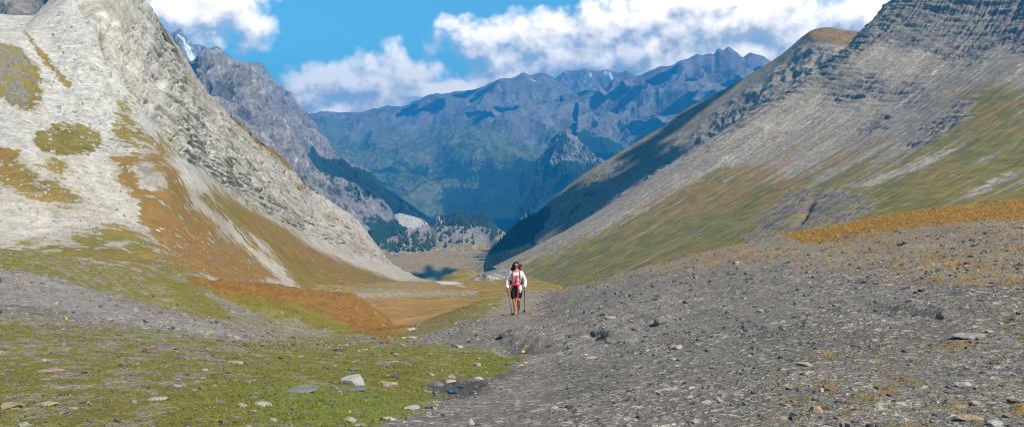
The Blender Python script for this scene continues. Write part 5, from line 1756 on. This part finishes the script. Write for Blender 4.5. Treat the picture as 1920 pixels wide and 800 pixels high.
# haze
hb = bpy.data.meshes.new("haze")
bm = bmesh.new()
bmesh.ops.create_cube(bm, size=1.0)
zt, zb = 1520.0, -1000.0
bmesh.ops.transform(bm, verts=bm.verts, matrix=Matrix.Translation((0, 8900, (zt + zb) / 2)) @ Matrix.Diagonal((15600, 18600, zt - zb, 1)))
bm.to_mesh(hb)
bm.free()
mh = bpy.data.materials.new("haze_air")
mh.use_nodes = True
nt = mh.node_tree
nt.nodes.remove(nt.nodes["Principled BSDF"])
pv = nt.nodes.new("ShaderNodeVolumePrincipled")
pv.inputs["Color"].default_value = (0.03, 0.39, 1.0, 1)
pv.inputs["Density"].default_value = 8.2e-5
pv.inputs["Anisotropy"].default_value = 0.0
nt.links.new(pv.outputs[0], nt.nodes["Material Output"].inputs["Volume"])
link("haze", hb, mh, kind="stuff")

# sun
sd = bpy.data.lights.new("sun", "SUN")
sd.energy = 5.0
sd.angle = math.radians(0.53)
sd.color = (1.0, 0.915, 0.785)
so = bpy.data.objects.new("sun", sd)
COL.objects.link(so)
so.rotation_euler = Vector(-SUN).to_track_quat("-Z", "Y").to_euler()

# world: sky texture with cumulus
world = bpy.data.worlds.new("World")
scene.world = world
world.use_nodes = True
nt = world.node_tree
N = NT(nt)
bg = nt.nodes["Background"]
sky = N.n("ShaderNodeTexSky", sky_type="NISHITA")
sky.sun_disc = False
sky.sun_elevation = SEL
sky.sun_rotation = SAZ
sky.altitude = 2500
sky.air_density = 1.0
sky.dust_density = 0.2
sky.ozone_density = 2.0
# cloud density as a node group of direction
CL = [  # px, py, rx, ry, strength
    (330, 15, 75, 62, 1.0), (405, 25, 90, 52, 1.0), (462, 48, 52, 38, 0.95), (430, 70, 60, 24, 0.7),
    (585, 170, 62, 50, 1.0), (640, 165, 80, 42, 1.0), (725, 128, 46, 40, 1.0), (700, 165, 90, 44, 1.05), (780, 165, 90, 40, 1.0), (860, 168, 90, 36, 0.95), (620, 200, 130, 26, 1.0), (940, 150, 80, 36, 0.9),
    (868, 62, 42, 36, 0.95), (930, 75, 90, 32, 0.85), (1010, 62, 80, 40, 1.0), (960, 100, 110, 26, 0.8), (1060, 105, 130, 44, 1.0), (1160, 45, 95, 52, 1.0), (1250, 40, 130, 55, 1.05), (1230, 100, 150, 42, 1.05),
    (1380, 35, 150, 48, 1.05), (1380, 88, 120, 36, 1.0), (1500, 40, 120, 45, 0.95), (1590, 35, 90, 36, 0.95), (1680, 20, 60, 34, 0.8), (1480, 75, 80, 30, 0.8), (600, 212, 70, 24, 1.0), (700, 195, 110, 26, 1.0), (800, 178, 90, 26, 1.0), (900, 158, 90, 22, 1.0), (1020, 125, 120, 24, 0.9), (1120, 80, 110, 44, 1.05), (1000, 85, 150, 40, 0.95), (1330, 60, 200, 50, 0.85), (1500, 55, 130, 40, 0.85), (1480, 105, 110, 26, 1.0), (560, 190, 60, 30, 1.0), (680, 178, 100, 40, 1.0), (1340, 5, 200, 26, 0.9)]
grp = bpy.data.node_groups.new("cumulus", "ShaderNodeTree")
grp.interface.new_socket("Vector", in_out="INPUT", socket_type="NodeSocketVector")
grp.interface.new_socket("Density", in_out="OUTPUT", socket_type="NodeSocketFloat")
G = NT(grp)
gi, go = G.n("NodeGroupInput"), G.n("NodeGroupOutput")
vec = gi.outputs[0]            # (azimuth, tan elevation, 0)
warp = G.n("ShaderNodeTexNoise", noise_dimensions="2D")
warp.inputs["Scale"].default_value = 26
warp.inputs["Detail"].default_value = 2
grp.links.new(vec, warp.inputs["Vector"])
wv = G.vmath("SCALE", G.vmath("SUBTRACT", warp.outputs[1], (0.5, 0.5, 0.5)), 0.030)
wvec = G.vmath("ADD", vec, wv)
acc = None
for a, b_, rx_, ry_, s_ in CL:
    d = W(a, b_, 1.0)
    az, el = math.atan2(d[0], d[1]), d[2] / math.hypot(d[0], d[1])
    k = math.cos(az) ** 2
    q = G.vmath("MULTIPLY", G.vmath("SUBTRACT", wvec, (az, el, 0)), (F / rx_ / k, F / ry_, 0))
    e = G.math("SUBTRACT", s_, G.math("MULTIPLY", G.vmath("DOT_PRODUCT", q, q, 1), 0.62))
    acc = e if acc is None else G.math("SMOOTH_MAX", acc, e, 0.25)
nz1 = G.n("ShaderNodeTexNoise", noise_dimensions="2D")
nz1.inputs["Scale"].default_value = 24
nz1.inputs["Detail"].default_value = 5
nz1.inputs["Roughness"].default_value = 0.54
grp.links.new(G.vmath("MULTIPLY", vec, (1, 1.35, 1)), nz1.inputs["Vector"])
vb = G.n("ShaderNodeTexVoronoi", feature="F1", voronoi_dimensions="2D")
vb.inputs["Scale"].default_value = 52
vb.inputs["Detail"].default_value = 2
grp.links.new(G.vmath("ADD", vec, G.vmath("SCALE", wv, 0.6)), vb.inputs["Vector"])
acc = G.math("MAXIMUM", acc, -1.5)
den = G.math("ADD", acc, G.math("MULTIPLY", G.math("SUBTRACT", nz1.outputs[0], 0.5), 1.65))
den = G.math("ADD", den, G.math("MULTIPLY", G.math("SUBTRACT", 0.42, vb.outputs[0]), 0.34))
grp.links.new(den, go.inputs[0])

tc = N.n("ShaderNodeTexCoord").outputs["Generated"]
sx = N.n("ShaderNodeSeparateXYZ")
nt.links.new(tc, sx.inputs[0])
az = N.math("ARCTAN2", sx.outputs[0], sx.outputs[1])
hz = N.math("SQRT", N.math("ADD", N.math("MULTIPLY", sx.outputs[0], sx.outputs[0]), N.math("MULTIPLY", sx.outputs[1], sx.outputs[1])))
el = N.math("DIVIDE", sx.outputs[2], N.math("MAXIMUM", hz, 0.02))
cb = N.n("ShaderNodeCombineXYZ")
N.set(cb.inputs[0], az)
N.set(cb.inputs[1], el)


def cum(off):
    g_ = N.n("ShaderNodeGroup")
    g_.node_tree = grp
    nt.links.new(N.vmath("ADD", cb.outputs[0], off), g_.inputs[0])
    return g_.outputs[0]


d0 = cum((0, 0, 0))
d1 = cum((0.009, 0.016, 0))
cover = N.step(-0.22, 0.72, d0)
lit = N.math("MULTIPLY", N.math("SUBTRACT", d0, d1), 1.1)
lit = N.math("ADD", lit, 0.45, clamp=True)
thick = N.step(0.2, 1.6, d0)
ccol = N.mix(lit, (0.62, 0.66, 0.68), (2.0, 1.78, 1.5))
skyc = N.mix(1.0, sky.outputs[0], (0.75, 1.60, 1.55), "MULTIPLY")
zen = N.n("ShaderNodeMapRange")
N.set(zen.inputs[0], el)
zen.inputs[1].default_value = 0.22
zen.inputs[2].default_value = 1.1
zen.inputs[3].default_value = 1.0
zen.inputs[4].default_value = 0.42
skyc = N.vmath("SCALE", skyc, zen.outputs[0])
STR = 0.08
ccs = N.vmath("SCALE", ccol, 1.0 / STR)
nt.links.new(N.mix(cover, skyc, ccs), bg.inputs["Color"])
bg.inputs["Strength"].default_value = STR
world.cycles.sampling_method = "MANUAL"
world.cycles.sample_map_resolution = 512

# ================================================================== RENDER SETTINGS
scene.render.engine = "CYCLES"
c = scene.cycles
c.max_bounces = 5
c.diffuse_bounces = 2
c.glossy_bounces = 2
c.transmission_bounces = 2
c.volume_bounces = 0
c.transparent_max_bounces = 8
c.pixel_filter_type = "BLACKMAN_HARRIS"
c.filter_width = 1.05
c.use_denoising = True
try:
    c.denoiser = "OPENIMAGEDENOISE"
    c.denoising_input_passes = "RGB_ALBEDO_NORMAL"
except Exception:
    pass
vs = scene.view_settings
vs.view_transform = "Standard"
vs.look = "None"
vs.exposure = 0.42
vs.gamma = 1.0
